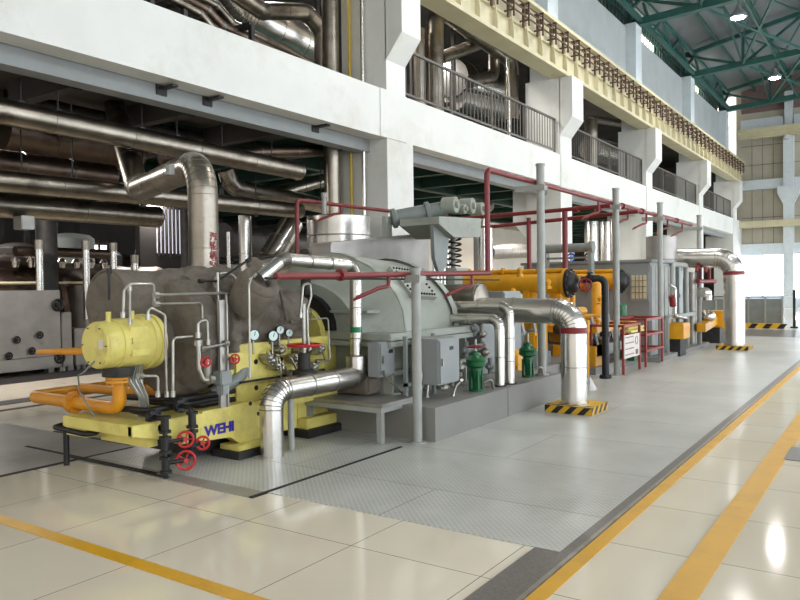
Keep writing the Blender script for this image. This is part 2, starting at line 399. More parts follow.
# right-hand wall with its window bands (daylight enters there)
S('wall_right', 16, 16.3, -12, FY, 0, 1.2, 'wcol'); S('wall_right', 16, 16.3, -12, FY, 5.2, 8.5, 'cass'); S('wall_right', 16, 16.3, -12, FY, 11.5, 15, 'cass')
for k in range(7):
    y0 = -11+k*9
    S('window_%d' % (20+k), 16.1, 16.2, y0+.6, y0+8.4, 1.2, 5.2, 'glass'); S('window_%d' % (30+k), 16.1, 16.2, y0+.6, y0+8.4, 8.5, 11.5, 'glass')
    S('column', 15.6, 16.3, y0-.6, y0+.6, 0, 12, 'wcol')
# clerestory above the upper left wall
mb = MB()
for k in range(130):
    y = -4+k*.42; mb.box(WX-.9, WX-.86, y, y+.05, 11.9, 12.9)
mb.box(WX-.92, WX-.84, -5, FY, 12.35, 12.42)
struct('window_bars', mb, 'truss')
for k in range(6):
    y0 = COLY[k]+1.; S('window_%d' % (14+k), WX-1.2, WX-1.15, y0, y0+3.5, 12.1, 12.6, 'warm')
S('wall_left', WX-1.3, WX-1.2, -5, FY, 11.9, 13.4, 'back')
# roof: sloping sheets and green trusses
mb = MB(); mb.prism([(WX-1.6, 13.3), (4, 16.0), (16.5, 13.3), (16.5, 13.5), (4, 16.2), (WX-1.6, 13.5)], 'y', -12, FY+.3); struct('ceiling_roof', mb, 'roof')
mb = MB()
for x in (-7.5, -5.5, -3.5, -1.5, .5, 2.5, 5, 8, 11):
    z = 13.3+2.7*min((x+9.9)/13.9, (16.5-x)/12.5)-.12
    mb.box(x-.06, x+.06, 5, FY, z-.12, z)
struct('purlins', mb, 'truss')
def ztop(x): return 13.15+2.7*min((x+9.9)/13.9, (16.5-x)/12.5)-.15
def zbot(x): return 12.05+.25*min((x+9.9)/13.9, (16.5-x)/12.5)*3
for yt in [21.25, 30.25, 39.45, 48.55, 12.3]:
    mb = MB(); N = 9; X0, X1 = WX-.8, 15.8
    xs_ = [X0+(X1-X0)*k/N for k in range(N+1)]
    for k in range(N):
        a, b = xs_[k], xs_[k+1]
        mb.bar((a, yt, zbot(a)), (b, yt, zbot(b)), .3, .28); mb.bar((a, yt, ztop(a)), (b, yt, ztop(b)), .2)
        mb.bar((a, yt, ztop(a)), (a, yt, zbot(a)), .13)
        if k % 2: mb.bar((a, yt, zbot(a)), (b, yt, ztop(b)), .12)
        else: mb.bar((a, yt, ztop(a)), (b, yt, zbot(b)), .12)
    struct('roof_truss', mb, 'truss')
yy = [12.3, 21.25, 30.25, 39.45, 48.55]
for i in range(4):
    a, b = yy[i], yy[i+1]; mb = MB(); xs_ = [WX-.8+24.6*k/9 for k in range(10)]
    for k in range(0, 9):
        x0, x1 = xs_[k], xs_[k+1]
        if k in (1, 4, 7):
            mb.bar((x0, a, zbot(x0)), (x1, b, zbot(x1)), .1); mb.bar((x1, a, zbot(x1)), (x0, b, zbot(x0)), .1)
        mb.bar((x0, a, ztop(x0)-.1), (x0, b, ztop(x0)-.1), .1)
    # longitudinal edge truss above the left wall
    x = WX-.3
    mb.bar((x, a, 12.15), (x, b, 12.15), .16); mb.bar((x, a, 13.1), (x, b, 13.1), .14)
    for j in range(6):
        ya, yb = a+(b-a)*j/6, a+(b-a)*(j+1)/6
        mb.bar((x, ya, 12.15 if j % 2 else 13.1), (x, yb, 13.1 if j % 2 else 12.15), .1)
    for k in range(1, 9, 2):
        x0, x1 = xs_[k], xs_[k+1]; mb.bar((x0, a, ztop(x0)-.1), (x1, b, ztop(x1)-.1), .07); mb.bar((x1, a, ztop(x1)-.1), (x0, b, ztop(x0)-.1), .07)
        mb.bar((x0, a, zbot(x0)), (x0, (a+b)/2, ztop(x0)-.1), .07); mb.bar((x0, b, zbot(x0)), (x0, (a+b)/2, ztop(x0)-.1), .07)
    x = 0
    mb.bar((x, a, zbot(x)), (x, b, zbot(x)), .1); mb.bar((-4.9, a, zbot(-4.9)), (-4.9, b, zbot(-4.9)), .08)
    struct('roof_bracing', mb, 'truss')
# crane girder with its conductor brackets
g = thing('crane_girder', 'long cream crane girder on the column corbels with brown conductor brackets', 'crane girder', (WX+.1, 5, 7.7))
mb = MB().box(WX+.06, WX+.12, -5, FY-.6, 7.75, 9.0).box(WX-.3, WX+.26, -5, FY-.6, 7.7, 7.8).box(WX-.3, WX+.3, -5, FY-.6, 8.98, 9.08)
mb.build('web_and_flanges', 'crane', g)
mb = MB(); k = 0; y = -4.5
while y < FY-1:
    mb.prism([(WX+.12, 7.8), (WX+.26, 7.8), (WX+.26, 8.0), (WX+.2, 8.4), (WX+.24, 9.0), (WX+.12, 9.0)], 'y', y-.02, y+.02)
    mb.box(WX+.12, WX+.2, y+.03, y+.86, 8.3, 8.34)
    y += .9
mb.build('stiffeners', 'crane', g)['kind'] = 'stuff'
y = 13.2; br = None
while y < FY-1.2:
    if br is None:
        b_ = MB(); b_.box(WX+.14, WX+.42, y-.02, y+.02, 8.82, 8.87).box(WX+.14, WX+.42, y-.02, y+.02, 8.4, 8.44).box(WX+.38, WX+.42, y-.02, y+.02, 8.26, 8.87)
        b_.box(WX+.22, WX+.27, y-.04, y+.04, 8.26, 8.87).box(WX+.32, WX+.38, y-.05, y+.05, 8.58, 8.7)
        br = b_.build('conductor_bracket', 'brown', g); by = y
    else:
        c = br.copy(); C.objects.link(c); c.parent = g; c.location = (0, y-by, 0)
    y += .9
mb = MB(); [mb.box(WX+.3, WX+.33, 5, FY-.8, z, z+.03) for z in (8.5, 8.66, 8.8)]; mb.build('conductor_rail', 'brown', g)
# railings of the upper storey, one per bay
for i, what in ((1, 'nearest steel railing, in the bay just past the first big white column'), (2, 'steel railing in the second bay of the upper storey'), (3, 'steel railing in the third bay of the upper storey'), (4, 'farthest steel railing of the upper storey, by the end wall')):
    ya, yb = COLY[i]+.05, COLY[i+1]-CW-.05; x = WX-.15; zb = 5.43
    t = thing('railing', what, 'railing', (x, ya, zb), 'railings of the upper storey')
    MB().box(x-.03, x+.03, ya, yb, zb+1.02, zb+1.07).build('handrail', 'rail', t)
    MB().box(x-.02, x+.02, ya, yb, zb+.12, zb+.16).build('bottom_rail', 'rail', t)
    for k in range(5):
        y = ya+.03+(yb-ya-.06)*k/4; MB().box(x-.025, x+.025, y-.025, y+.025, zb, zb+1.03).build('post', 'rail', t)
    n = 44; b0 = MB().box(x-.01, x+.01, ya, ya+.018, zb+.15, zb+1.03).build('baluster', 'rail', t)
    for k in range(1, n):
        c = b0.copy(); C.objects.link(c); c.parent = t; c.location = (0, (yb-ya)*k/n, 0)
# hall lamps
def lampy(loc, label):
    t = thing('high_bay_lamp', label, 'lamp', loc, 'high bay lamps under the roof')
    x, y, z = loc
    MB().lathe((x, y, z), (0, 0, 1), [(0, .3), (.1, .3), (.32, .1), (.45, .08)], 20).build('lamp_shade', 'roof', t)
    MB().lathe((x, y, z-.03), (0, 0, 1), [(0, .05), (-0.0, .2), (.03, .24)], 20).build('bulb_glass', 'lamp', t)
    MB().cyl((x, y, z+.45), (x, y, z+.8), .02, n=6).build('hanger', 'truss', t)
    l = bpy.data.lights.new('lamp_light', 'SPOT'); l.energy = LAMPW; l.shadow_soft_size = .25; l.spot_size = R(160); l.spot_blend = .5; l.color = (1, .97, .94)
    o = bpy.data.objects.new('lamp_light', l); C.objects.link(o); o.location = (0, 0, -.08); o.parent = t
LAMPW = 700
for (x, y), w in {(-4.93, 29.7): 'glowing high bay lamp, the higher of the two in the picture', (-4.95, 39.5): 'glowing high bay lamp, the lower and farther of the two in the picture',
    (-4.95, 21.2): 'high bay lamp nearest to the camera on the left row', (3, 12.3): 'high bay lamp on the right row nearest the camera', (3, 21.2): 'high bay lamp second on the right row', (3, 30.3): 'high bay lamp third on the right row', (-3.2, 12.3): 'high bay lamp above the turbines'}.items():
    lampy((x, y, 11.35), w)
# added fill lights without fixtures, brightening the rooms behind the columns
for x, y, z, e, s in ((-12.6, 6.2, 4.2, 170, 1.5), (-17.5, 8, 4.0, 120, 2), (-17, 13, 4.0, 90, 2), (-12, 18, 4.2, 110, 2), (-12, 27, 4.2, 150, 2), (-12, 37, 4.2, 150, 2), (-11.5, 12, 9.1, 160, 2), (-10.5, 17, 9.1, 260, 2), (-13, 20, 9.0, 160, 2), (-12, 32, 9.0, 160, 2), (-12, 43, 9.0, 160, 2)):
    l = bpy.data.lights.new('room_fill_light', 'AREA'); l.energy = e; l.size = .35; l.color = (1, .93, .88); o = bpy.data.objects.new('room_fill_light', l); C.objects.link(o); o.location = (x, y, z)
w = bpy.data.worlds.new('World'); bpy.context.scene.world = w; w.use_nodes = True
bg = w.node_tree.nodes['Background']; bg.inputs[0].default_value = (1, .975, .93, 1); bg.inputs[1].default_value = 1.0
vs = bpy.context.scene.view_settings; vs.view_transform = 'Standard'; vs.look = 'None'; vs.gamma = 1; vs.use_curve_mapping = False; vs.exposure = .36
# ================================================================ helpers for machinery
def wheel(name, c, d, r, m, parent, rim=.012, spokes=5):
    c, d = V(c), V(d).normalized(); u, w = frame(d); mb = MB().torus(c, d, r, rim, 22, 8)
    for k in range(spokes):
        a = 2*PI*k/spokes; mb.cyl(c-d*.01, c+(u*math.cos(a)+w*math.sin(a))*r, rim*.6, n=6)
    mb.cyl(c-d*.02, c+d*.02, rim*1.8, n=10); return mb.build(name, m, parent)
def flange(mb, c, d, r, t=.025, bolts=8):
    c, d = V(c), V(d).normalized(); u, w = frame(d)
    for s in (-1, 1):
        mb.cyl(c+d*(s*t*.55-t*.45), c+d*(s*t*.55+t*.45), r, n=20)
    for k in range(bolts):
        a = 2*PI*(k+.5)/bolts; q = c+(u*math.cos(a)+w*math.sin(a))*r*.84; mb.cyl(q-d*t*1.9, q+d*t*1.9, r*.07+.003, n=6)
    return mb
def gauge(c, d, r, label):
    c, d = V(c), V(d).normalized(); t = thing('pressure_gauge', label, 'gauge', c, 'pressure gauges on the yellow pedestal')
    MB().lathe(c-d*.035, d, [(0, r*.9), (.03, r), (.04, r), (.042, r*.88)], 24).build('gauge_case', 'dark', t)
    MB().cyl(c+d*.004, c+d*.009, r*.86, n=24).build('dial', 'face', t)
    u, w = frame(d); MB().bar(c+d*.011-w*r*.15, c+d*.011+w*r*.6+u*r*.2, .006, .003).build('needle', 'blk', t)
    MB().cyl(c-d*.02-V(0, 0, r*.9), c-d*.02-V(0, 0, r+.13), .01, n=8).build('stem', 'tube', t)
    return t
def one(name, label, cat, mb, m, group=None): return tag(mb.build(name, m), label, cat, group)
def rough(mb, amp, sc, seed=0, m='jack', name='x', parent=None, vox=.035):
    # fuse the lumps of a cloth jacket into one skin and crumple it
    me = bpy.data.meshes.new('tmp'); me.from_pydata([tuple(v) for v in mb.v], [], mb.f)
    b_ = bmesh.new(); b_.from_mesh(me); bmesh.ops.recalc_face_normals(b_, faces=b_.faces); b_.to_mesh(me); b_.free()
    t = bpy.data.objects.new('tmp', me); C.objects.link(t); rm = t.modifiers.new('r', 'REMESH'); rm.mode = 'VOXEL'; rm.voxel_size = vox
    sm = t.modifiers.new('s', 'SMOOTH'); sm.factor = .5; sm.iterations = 2
    e = bpy.data.meshes.new_from_object(t.evaluated_get(bpy.context.evaluated_depsgraph_get()))
    nn = [v.normal.copy() for v in e.vertices]; s = V(seed*3.1, seed, 0)
    out = MB()
    for v, n in zip(e.vertices, nn):
        p = v.co*sc+s; a = .7*noise.noise(p)-.9*abs(noise.noise(p*1.7+V(5, 2, 1)))-.45*abs(noise.noise(p*3.6))+.25*noise.noise(p*7)+.3
        out.v.append(v.co+n*a*amp)
    out.f = [list(p.vertices) for p in e.polygons]
    bpy.data.objects.remove(t); bpy.data.meshes.remove(me); bpy.data.meshes.remove(e)
    return out.build(name, m, parent, ang=80, fix=False)
# ================================================================ NEAR: yellow turbine skid
sk = thing('turbine_skid', 'pale yellow steel skid base with a blue maker name on its side', 'machine base', (-5.7, 5.1, 0))
mb = MB().bbox(-6.2, -5.2, 3.72, 6.5, .38, .475, .008).box(-6.2, -5.9, 3.76, 6.3, .3, .38)
mb.prism([(3.72, .39), (4.25, .25), (5.1, .25), (5.1, .468), (3.72, .468)], 'x', -5.25, -5.192).box(-5.9, -5.24, 3.9, 4.0, .26, .38)
mb.build('deck', 'yelp', sk)
mb = MB().prism([(4.2, .24), (4.2, .46), (4.45, .47), (4.45, .49), (5.02, .5), (5.1, .48), (5.12, .43), (5.1, .3), (5.2, .16), (5.22, .12), (4.9, .12), (4.78, .2)], 'x', -5.3, -5.19)
mb.bbox(-5.34, -5.08, 4.78, 5.28, .075, .125, .006).build('side_plate', 'yelp', sk)
mb = MB().bbox(-5.4, -5.04, 4.74, 5.34, 0, .075, .005); mb.build('foot_block', 'dark', sk)
MB().box(-5.19, -5.184, 4.42, 4.78, .24, .35).build('name_plate', 'yelp', sk)
text('WEHI', 'maker_name', 'blue', sk, (-5.183, 4.64, .3), (0, 1, 0), (0, 0, 1), .125, .003)
for o_ in C.objects:
    if o_.name.startswith('maker_name'): o_.data.transform(Matrix.Translation((0, 4.6-5.1, 0)) @ Matrix.Diagonal((1, 1.12, 1, 1)) @ Matrix.Translation((0, 5.1-4.6, 0)))
for y in (4.0, 4.3):
    MB().cyl((-5.2, y, .42), (-5.192, y, .42), .032, n=16).build('cover_disc', 'machd', sk)
MB().cyl((-5.19, 5.04, .48), (-5.185, 5.04, .48), .02, n=12).build('lifting_hole', 'blk', sk)
MB().box(-6.1, -5.4, 4.5, 6.4, .06, .37).build('oil_tank', 'blk', sk)
# yellow bearing pedestal
pd = thing('bearing_pedestal', 'tall pale yellow bearing pedestal with round holes behind the blue lettered skid', 'pedestal', (-5.6, 5.7, .47))
mb = MB().bbox(-5.95, -5.35, 4.98, 6.35, .47, 1.02, .01)
for y in (4.98, 5.4, 5.85, 6.31): mb.box(-5.36, -5.31, y, y+.04, .13, 1.0)
mb.bbox(-5.4, -5.3, 4.96, 6.37, .96, 1.05, .008).bbox(-5.37, -5.32, 5.0, 6.35, .1, .96, .004)
mb.build('panel', 'yelp', pd)
MB().bbox(-5.5, -5.18, 5.85, 6.35, .09, .2, .01).build('foot', 'yelp', pd); MB().bbox(-5.5, -5.12, 5.8, 6.42, 0, .09, .01).build('foot_block', 'dark', pd)
for y, z in ((5.25, .86), (5.62, .86), (5.25, .6), (5.28, .34), (6.1, .35), (5.2, .2)): MB().cyl((-5.32, y, z), (-5.315, y, z), .026, n=14).build('round_hole', 'blk', pd)
MB().bbox(-5.5, -5.2, 4.72, 4.98, .92, .98, .008).box(-5.4, -5.34, 4.86, 4.98, .47, .92).build('bracket_arm', 'yelp', pd)
# pipe fittings clustered on the pedestal
cl = thing('instrument_manifold', 'cluster of small steel valves and tubes on the yellow pedestal below the dials', 'valve manifold', (-5.3, 5.7, .8))
rr = random.Random(3)
for k in range(20):
    y = 5.3+rr.random()*.85; z = .55+rr.random()*.42; mb = MB()
    mb.cyl((-5.3, y, z), (-5.2, y, z), .03+rr.random()*.025, n=10); mb.cyl((-5.2, y, z-.04), (-5.2, y, z+.05), .022, n=8); mb.sph((-5.19, y, z), .036, 10, 6)
    mb.build('needle_valve', 'tube', cl)
for k in range(9):
    y = 5.35+rr.random()*.8; z = .66+rr.random()*.3; y2 = y+(rr.random()-.3)*.4; z2 = .5+rr.random()*.3
    MB().tube([(-5.3, y, z), (-5.16, y, z), (-5.16, y2, z2), (-5.3, y2, z2)], .009, .03, 8, 4).build('tube', 'tube', cl)
MB().box(-5.24, -5.22, 4.95, 6.2, .68, .7).build('bracket', 'dark', cl)
for (px, py, r, w) in ((254, 335, .056, 'round dial nearest to the tall thin tube, leftmost of the four'), (273, 336, .056, 'round dial second from the left above the manifold'), (280, 330, .045, 'small round dial, third of the four on the pedestal'), (289, 333, .042, 'small round dial at the right end of the four on the pedestal')):
    gauge(P(px, py, x=-5.2), (1, -.35, .05), r, w)
# turbine body under cloth jackets
tb = thing('insulated_turbine', 'lumpy turbine casing wrapped in grey brown insulation cloth', 'turbine', (-5.75, 5.1, .47))
mb = MB().lathe((-5.75, 4.62, 1.12), (0, 1, 0), [(0, .3), (.3, .4), (.8, .4), (1.2, .38), (1.5, .3)], 28)
fl_ = MB().lathe((-5.75, 4.46, 1.12), (0, 1, 0), [(0, .4), (.03, .53), (.1, .57), (.26, .57), (.3, .45)], 36)
mb.lathe((-5.85, 4.7, 1.25), (0, 1, 0), [(0, .5), (.2, .56), (.8, .54), (1.1, .46), (1.45, .3)], 28)
mb.sph((-5.6, 5.2, 1.42), (.38, .5, .3)).sph((-5.95, 5.15, 1.5), (.38, .4, .3)).sph((-5.6, 5.85, 1.3), (.3, .42, .27)).sph((-5.5, 5.6, 1.22), (.2, .4, .2))
mb.torus((-5.8, 4.98, 1.2), (.12, 1, 0), .55, .055, 36, 8).torus((-5.8, 5.45, 1.2), (-.1, 1, .05), .5, .06, 36, 8).torus((-5.85, 5.75, 1.15), (.1, 1, 0), .45, .05, 36, 8)
rough(mb, .075, 4.2, 1, name='casing_jacket', parent=tb, vox=.03)
rough(fl_, .03, 7, 8, name='flange_jacket', parent=tb, vox=.025)
mb = MB().lathe((-6.1, 4.1, 1.46), (0, 1, 0), [(0, .3), (.03, .32), (.3, .33), (.5, .32), (.7, .3)], 28).sph((-5.95, 4.75, 1.5), (.34, .4, .3))
rough(mb, .035, 4.5, 4, name='end_drum_jacket', parent=tb, vox=.03)
for a, b, w_ in (((-5.62, 5.0, 1.7), (-5.38, 4.8, 1.4), .09), ((-5.5, 5.35, 1.85), (-5.2, 5.1, 1.45), .07), ((-5.6, 5.75, 1.68), (-5.22, 5.6, 1.25), .05)):
    mb = MB(); a, b = V(a), V(b); mid = (a+b)/2+V(.1, -.06, .1); mb.tube([a, mid, b], w_/2, .2, 10); rough(mb, .01, 6, 2, name='strap', parent=tb, vox=.02)
MB().torus((-6.1, 4.13, 1.46), (0, 1, 0), .32, .014, 32, 6).build('rim_wire', 'jack', tb)
MB().lathe((-5.75, 4.0, 1.12), (0, 1, 0), [(0, .16), (.25, .16), (.3, .2), (.5, .2)], 20).build('shaft_housing', 'jack', tb)
MB().tube([(-5.4, 4.75, .6), (-5.3, 5.0, .72), (-5.45, 5.3, .85)], .06, .2).build('drain_pipe', 'machd', tb)
cn = thing('nozzle_jacket', 'cup shaped cloth wrapped steam nozzle tilted up at the bright pipe end', 'insulated nozzle', (-5.5, 5.3, 1.55))
a_, b_ = P(243, 310, x=-5.25), P(262, 280, x=-4.98)
d_ = (b_-a_).normalized()
mb = MB().lathe(a_, d_, [(0, .1), (.03, .17), (.12, .195), (.3, .215), (.34, .2), (.345, .1)], 32); mb.build('jacket_cup', 'jack', cn)
mb = MB().torus(a_+d_*.35, d_, .14, .06, 32, 12); mb.build('jacket_collar', 'jack', cn)
# pale yellow actuator drum with fins, at the near end
mt = thing('yellow_motor', 'pale yellow finned drum motor with two lifting stubs above the orange pipe', 'motor', (-5.6, 4.0, .85))
mc = V(-5.6, 3.67, 1.13)
MB().lathe(mc, (0, 1, 0), [(0, .0), (.002, .19), (.012, .2), (.14, .205), (.145, .218), (.42, .218), (.43, .21)], 36).build('drum', 'yelp', mt)
MB().lathe(mc+V(0, .43, 0), (0, 1, 0), [(-.05, .22), (0, .235), (.01, .25), (.04, .25), (.045, .232), (.07, .232), (.075, .245), (.12, .245), (.15, .18)], 36).build('end_bell', 'yelp', mt)
MB().lathe(mc+V(0, -.012, 0), (0, 1, 0), [(0, .0), (.001, .185), (.02, .19)], 36).build('end_cover', 'yelp', mt)
for a in (-20, 8, 35, 145):
    u = V(math.cos(R(a)), 0, math.sin(R(a))); MB().bar(mc+V(0, .2, 0)+u*.215, mc+V(0, .38, 0)+u*.215, .04, .05).build('cooling_fin', 'yelp', mt)
for y in (.1, .33): MB().cyl(mc+V(.04, y, .18), mc+V(.04, y, .28), .022, n=12).build('lifting_stub', 'yelp', mt)
mb = MB()
for k in range(6):
    a = 2*PI*k/6; mb.cyl(mc+V(math.cos(a)*.165, -.022, math.sin(a)*.165), mc+V(math.cos(a)*.165, .0, math.sin(a)*.165), .006, n=6)
mb.build('cover_bolts', 'dark', mt)['kind'] = 'stuff'
MB().bbox(-5.54, -5.48, 3.655, 3.668, 1.1, 1.18, .003).build('tag_plate', 'paper', mt)
MB().cyl(mc+V(0, .22, -.2), mc+V(0, .22, -.28), .14, n=20).build('pedestal_neck', 'dark', mt)
# orange oil pipe loop
ol = thing('orange_pipe_loop', 'orange yellow pipe looping out low beside the motor with bolted flanges', 'pipe', (-5.7, 3.9, .5))
p0 = mc+V(0, .22, -.3); mb = MB().tube([p0, (p0.x, p0.y, .565), (-7.0, p0.y, .565), (-7.0, 4.75, .565), (-5.9, 4.75, .565)], .058, .1, 18, 8).build('pipe', 'ora', ol)
flange(MB(), p0+V(0, 0, -.01), (0, 0, 1), .115).build('flange', 'ora', ol); flange(MB(), (-6.28, p0.y, .565), (1, 0, 0), .1).build('flange', 'ora', ol); flange(MB(), (-6.45, 4.75, .565), (1, 0, 0), .09).build('flange', 'ora', ol)
MB().tube([(-6.0, 4.35, .85), (-6.0, 4.35, .62), (-6.9, 4.35, .60)], .045, .1, 14).build('pipe_branch', 'ora', ol)
ro = thing('orange_rod', 'slim orange pipe sticking out level left of the yellow motor', 'pipe', P(80, 351, x=-5.9))
MB().cyl(P(38, 352, x=-6.5), P(86, 351, x=-5.85), .022, .035, 12).build('pipe', 'ora', ro)
# black bumper rail in front of the skid
br = thing('black_floor_rail', 'low black bent pipe rail standing left of the skid corner', 'pipe rail', (-6.6, 4.0, 0))
MB().tube([P(66, 424, z=.34), P(54, 427, z=.34), P(92, 436, z=.34), P(102, 428, z=.34)], .024, .06, 12).build('rail', 'blk', br)
MB().cyl(P(66, 428, z=.34), (P(66, 428, z=.34).x, P(66, 428, z=.34).y, 0), .026, n=12).build('leg', 'blk', br)
# black drain valves with red wheels
def valve_stack(base, top, dy, label, n, wheels):
    x, y, _ = base; t = thing('drain_valve_stack', label, 'valve', base, 'black drain valves with red wheels')
    pts = [(x, y, 0 if n == 3 else .22), (x, y, top), (x-.05, y-.0, top+.0), (-5.45, y-.05+dy, top+.02), (-5.9, y+.3+dy, top+.04)]
    MB().tube([pts[0], (x, y, top), (x-.6, y+dy, top+.03)], .02, .05, 12).build('pipe', 'blk', t)
    for k in range(n):
        z = .12+k*.17 if n == 3 else .3+k*.16
        mb = MB().cyl((x, y, z-.05), (x, y, z+.05), .034, n=12); mb.cyl((x, y, z-.07), (x, y, z-.05), .052, n=14); mb.cyl((x, y, z+.05), (x, y, z+.07), .052, n=14)
        mb.build('valve_body', 'blk', t)
    flange(MB(), (x-.17, y+dy*.28, top+.01), (1, 0, 0), .065, .02, 6).build('flange', 'blk', t)
    for z, yy_, r in wheels:
        MB().cyl((x, y, z), (x+.04, y+yy_, z), .017, n=8).build('valve_stem', 'blk', t); wheel('hand_wheel', (x+.05, y+yy_, z), (.8, -.55, .05), r, 'redb', t, .011)
valve_stack((-5.1, 3.97, 0), .5, .05, 'black valve stack with the lowest red hand wheel, standing on the floor', 3, ((.13, .17, .078), (.31, .17, .065)))
valve_stack((-5.08, 4.24, .2), .56, .05, 'black valve with one red hand wheel beside the blue lettering', 2, ((.25, .07, .055),))
# black pipes behind on the skid deck
for k, (z, y0) in enumerate(((.55, 3.9), (.6, 4.2), (.52, 4.45))):
    one('oil_pipe', ['thin black pipe on the skid deck, nearest the edge', 'black pipe on the skid deck, middle of three', 'black pipe on the skid deck, farthest in'][k], 'pipe', MB().tube([(-5.95, y0, z), (-5.35, y0+.1, z), (-5.35, y0+1.0, z)], .028, .06, 10), 'blk')
cb = thing('cable_bundle', 'bundle of grey cables dropping from the yellow motor to the deck', 'cable bundle', (-5.5, 4.05, .5))
for k in range(6):
    o = k*.02; MB().tube([(-5.52+o*.3, 3.95+o, .93), (-5.5+o, 3.9+o*.6, .82), (-5.44+o*.5, 3.98+o*.4, .66), (-5.5+o*.8, 4.0+o*.5, .48)], .011, .06, 8, 4).build('cable', 'tube' if k % 2 else 'machd', cb)
one('sensor_cable', 'thin dark cable looping from the motor end cover down beside the orange pipe', 'cable', MB().tube([(-5.6, 3.66, 1.0), (-5.68, 3.6, .9), (-5.85, 3.66, .86), (-5.92, 3.72, .7), (-5.86, 3.82, .48)], .007, .08, 8), 'machd')
# instrument tubing in front of the turbine, traced at its own depth
def tubing(pix, x, r, label, m='tube', bend=.035, dx=None, wh=()):
    pts = [P(a, b, x=x+(dx[i] if dx else 0)) for i, (a, b) in enumerate(pix)]
    t = thing('instrument_tube', label, 'tubing', pts[-1], None)
    MB().tube(pts, r, bend, 10, 4).build('tube', m, t)
    for i in (0, len(pts)-1):
        q = pts[i]; n = pts[1] if i == 0 else pts[-2]; MB().cyl(q, q+(n-q).normalized()*.05, r*1.9, n=8).build('fitting', m, t)
    return t
tubing([(123, 318), (124, 290), (130, 284), (154, 284), (154, 303), (158, 304)], -5.4, .012, 'steel tube rising behind the motor and turning right at the top')
tubing([(130, 325), (130, 285)], -5.42, .01, 'short straight steel tube standing just behind the motor stub')
tubing([(154, 295), (226, 293), (226, 388), (218, 390)], -5.2, .014, 'long steel tube running level under the jacket then down beside the pedestal')
tubing([(154, 304), (202, 303), (203, 335)], -5.25, .012, 'steel tube level then dropping to the small valve loop')
tubing([(148, 320), (148, 306), (165, 315), (167, 397)], -5.2, .012, 'vertical steel tube just right of the motor flange')
tubing([(173, 397), (173, 338), (195, 336), (200, 334)], -5.15, .012, 'vertical steel tube second right of the motor flange, bending right halfway')
tubing([(158, 397), (158, 376), (138, 376)], -5.2, .012, 'short steel tube hooking left under the motor')
tubing([(198, 338), (198, 322), (207, 319), (208, 345)], -5.12, .014, 'small upright tube loop left of the pedestal')
tubing([(198, 340), (199, 370), (203, 380), (213, 379)], -5.12, .022, 'thick tube with valve blocks left of the red wheel')
tubing([(200, 349), (215, 346), (228, 343)], -5.12, .016, 'level run of fittings joining the tube loops above the red wheels')
tubing([(250, 378), (249, 285), (251, 278), (256, 274)], -4.8, .01, 'tall thin tube passing in front of the dials up to the nozzle')
tubing([(199, 281), (217, 281), (250, 259)], -5.35, .012, 'dark level tube in front of the big chimney pipe', 'dark')
tubing([(300, 318), (303, 285), (310, 283), (311, 296), (307, 310), (308, 345)], -5.0, .014, 'steel tube with a loop at the top right of the dials')
tubing([(290, 322), (328, 318), (330, 360), (316, 362)], -5.05, .009, 'thin tube frame in front of the small yellow guard')
for (px, py, w) in ((206, 362, 'small red hand wheel left of the grey upright strip'), (235, 359, 'small red hand wheel on the pedestal corner')):
    c = P(px, py, x=-5.08); t = thing('needle_valve', w, 'valve', c, 'small red wheel valves')
    MB().cyl(c-V(.14, 0, 0), c, .016, n=10).sph(c-V(.1, 0, 0), .032, 10, 6).build('valve_body', 'tube', t); wheel('hand_wheel', c, (1, -.4, 0), .042, 'redb', t, .009)
st = MB().box(-5.12, -5.1, 0, 0, 0, 0); st = MB(); a = P(222, 300, x=-5.15); b = P(222, 420, x=-5.15)
st.box(-5.17, -5.15, a.y-.045, a.y+.045, .5, a.z).box(-5.15, -5.13, a.y-.05, a.y-.035, .5, a.z).box(-5.15, -5.13, a.y+.035, a.y+.05, .5, a.z)
one('cable_tray', 'narrow upright perforated steel tray strip left of the pedestal', 'cable tray', st, 'sheet')
mb = MB().bbox(-5.2, -5.08, a.y-.09, a.y+.05, .72, .84, .01).bbox(-5.18, -5.1, a.y-.06, a.y+.02, .62, .72, .01); one('junction_block', 'small grey junction block below the tube loops at the pedestal corner', 'junction box', mb, 'gray')
c = P(207, 372, x=-5.15); t = one('filter_cup', 'small grey upright filter cylinder behind the left red wheel', 'filter', MB().lathe(c-V(0, 0, .1), (0, 0, 1), [(0, .03), (.02, .04), (.22, .04), (.24, .025)], 16), 'tube')
# loops of tube on top of the turbine
c = P(226, 283, x=-5.35); t = thing('tube_coil', 'ring of thin steel tube on top of the jacketed turbine', 'tubing', c)
MB().torus(c, (.8, -.5, .4), .11, .009, 30, 8).build('coil', 'tube', t); MB().cyl(c+V(0, -.1, -.18), c+V(0, -.1, .1), .02, n=10).build('condensate_pot', 'tube', t)
one('black_probe', 'thin black rod standing up from the jacketed drum', 'probe', MB().cyl(P(109, 300, x=-5.7), P(109, 272, x=-5.7), .012, n=8).cyl(P(109, 274, x=-5.7), P(109, 268, x=-5.7), .022, n=8), 'blk')
one('red_top_flange', 'small flat red plate lying on top of the jackets', 'plate', MB().bbox(-6.3, -6.0, 5.0, 5.45, 1.78, 1.81, .01), 'redb')
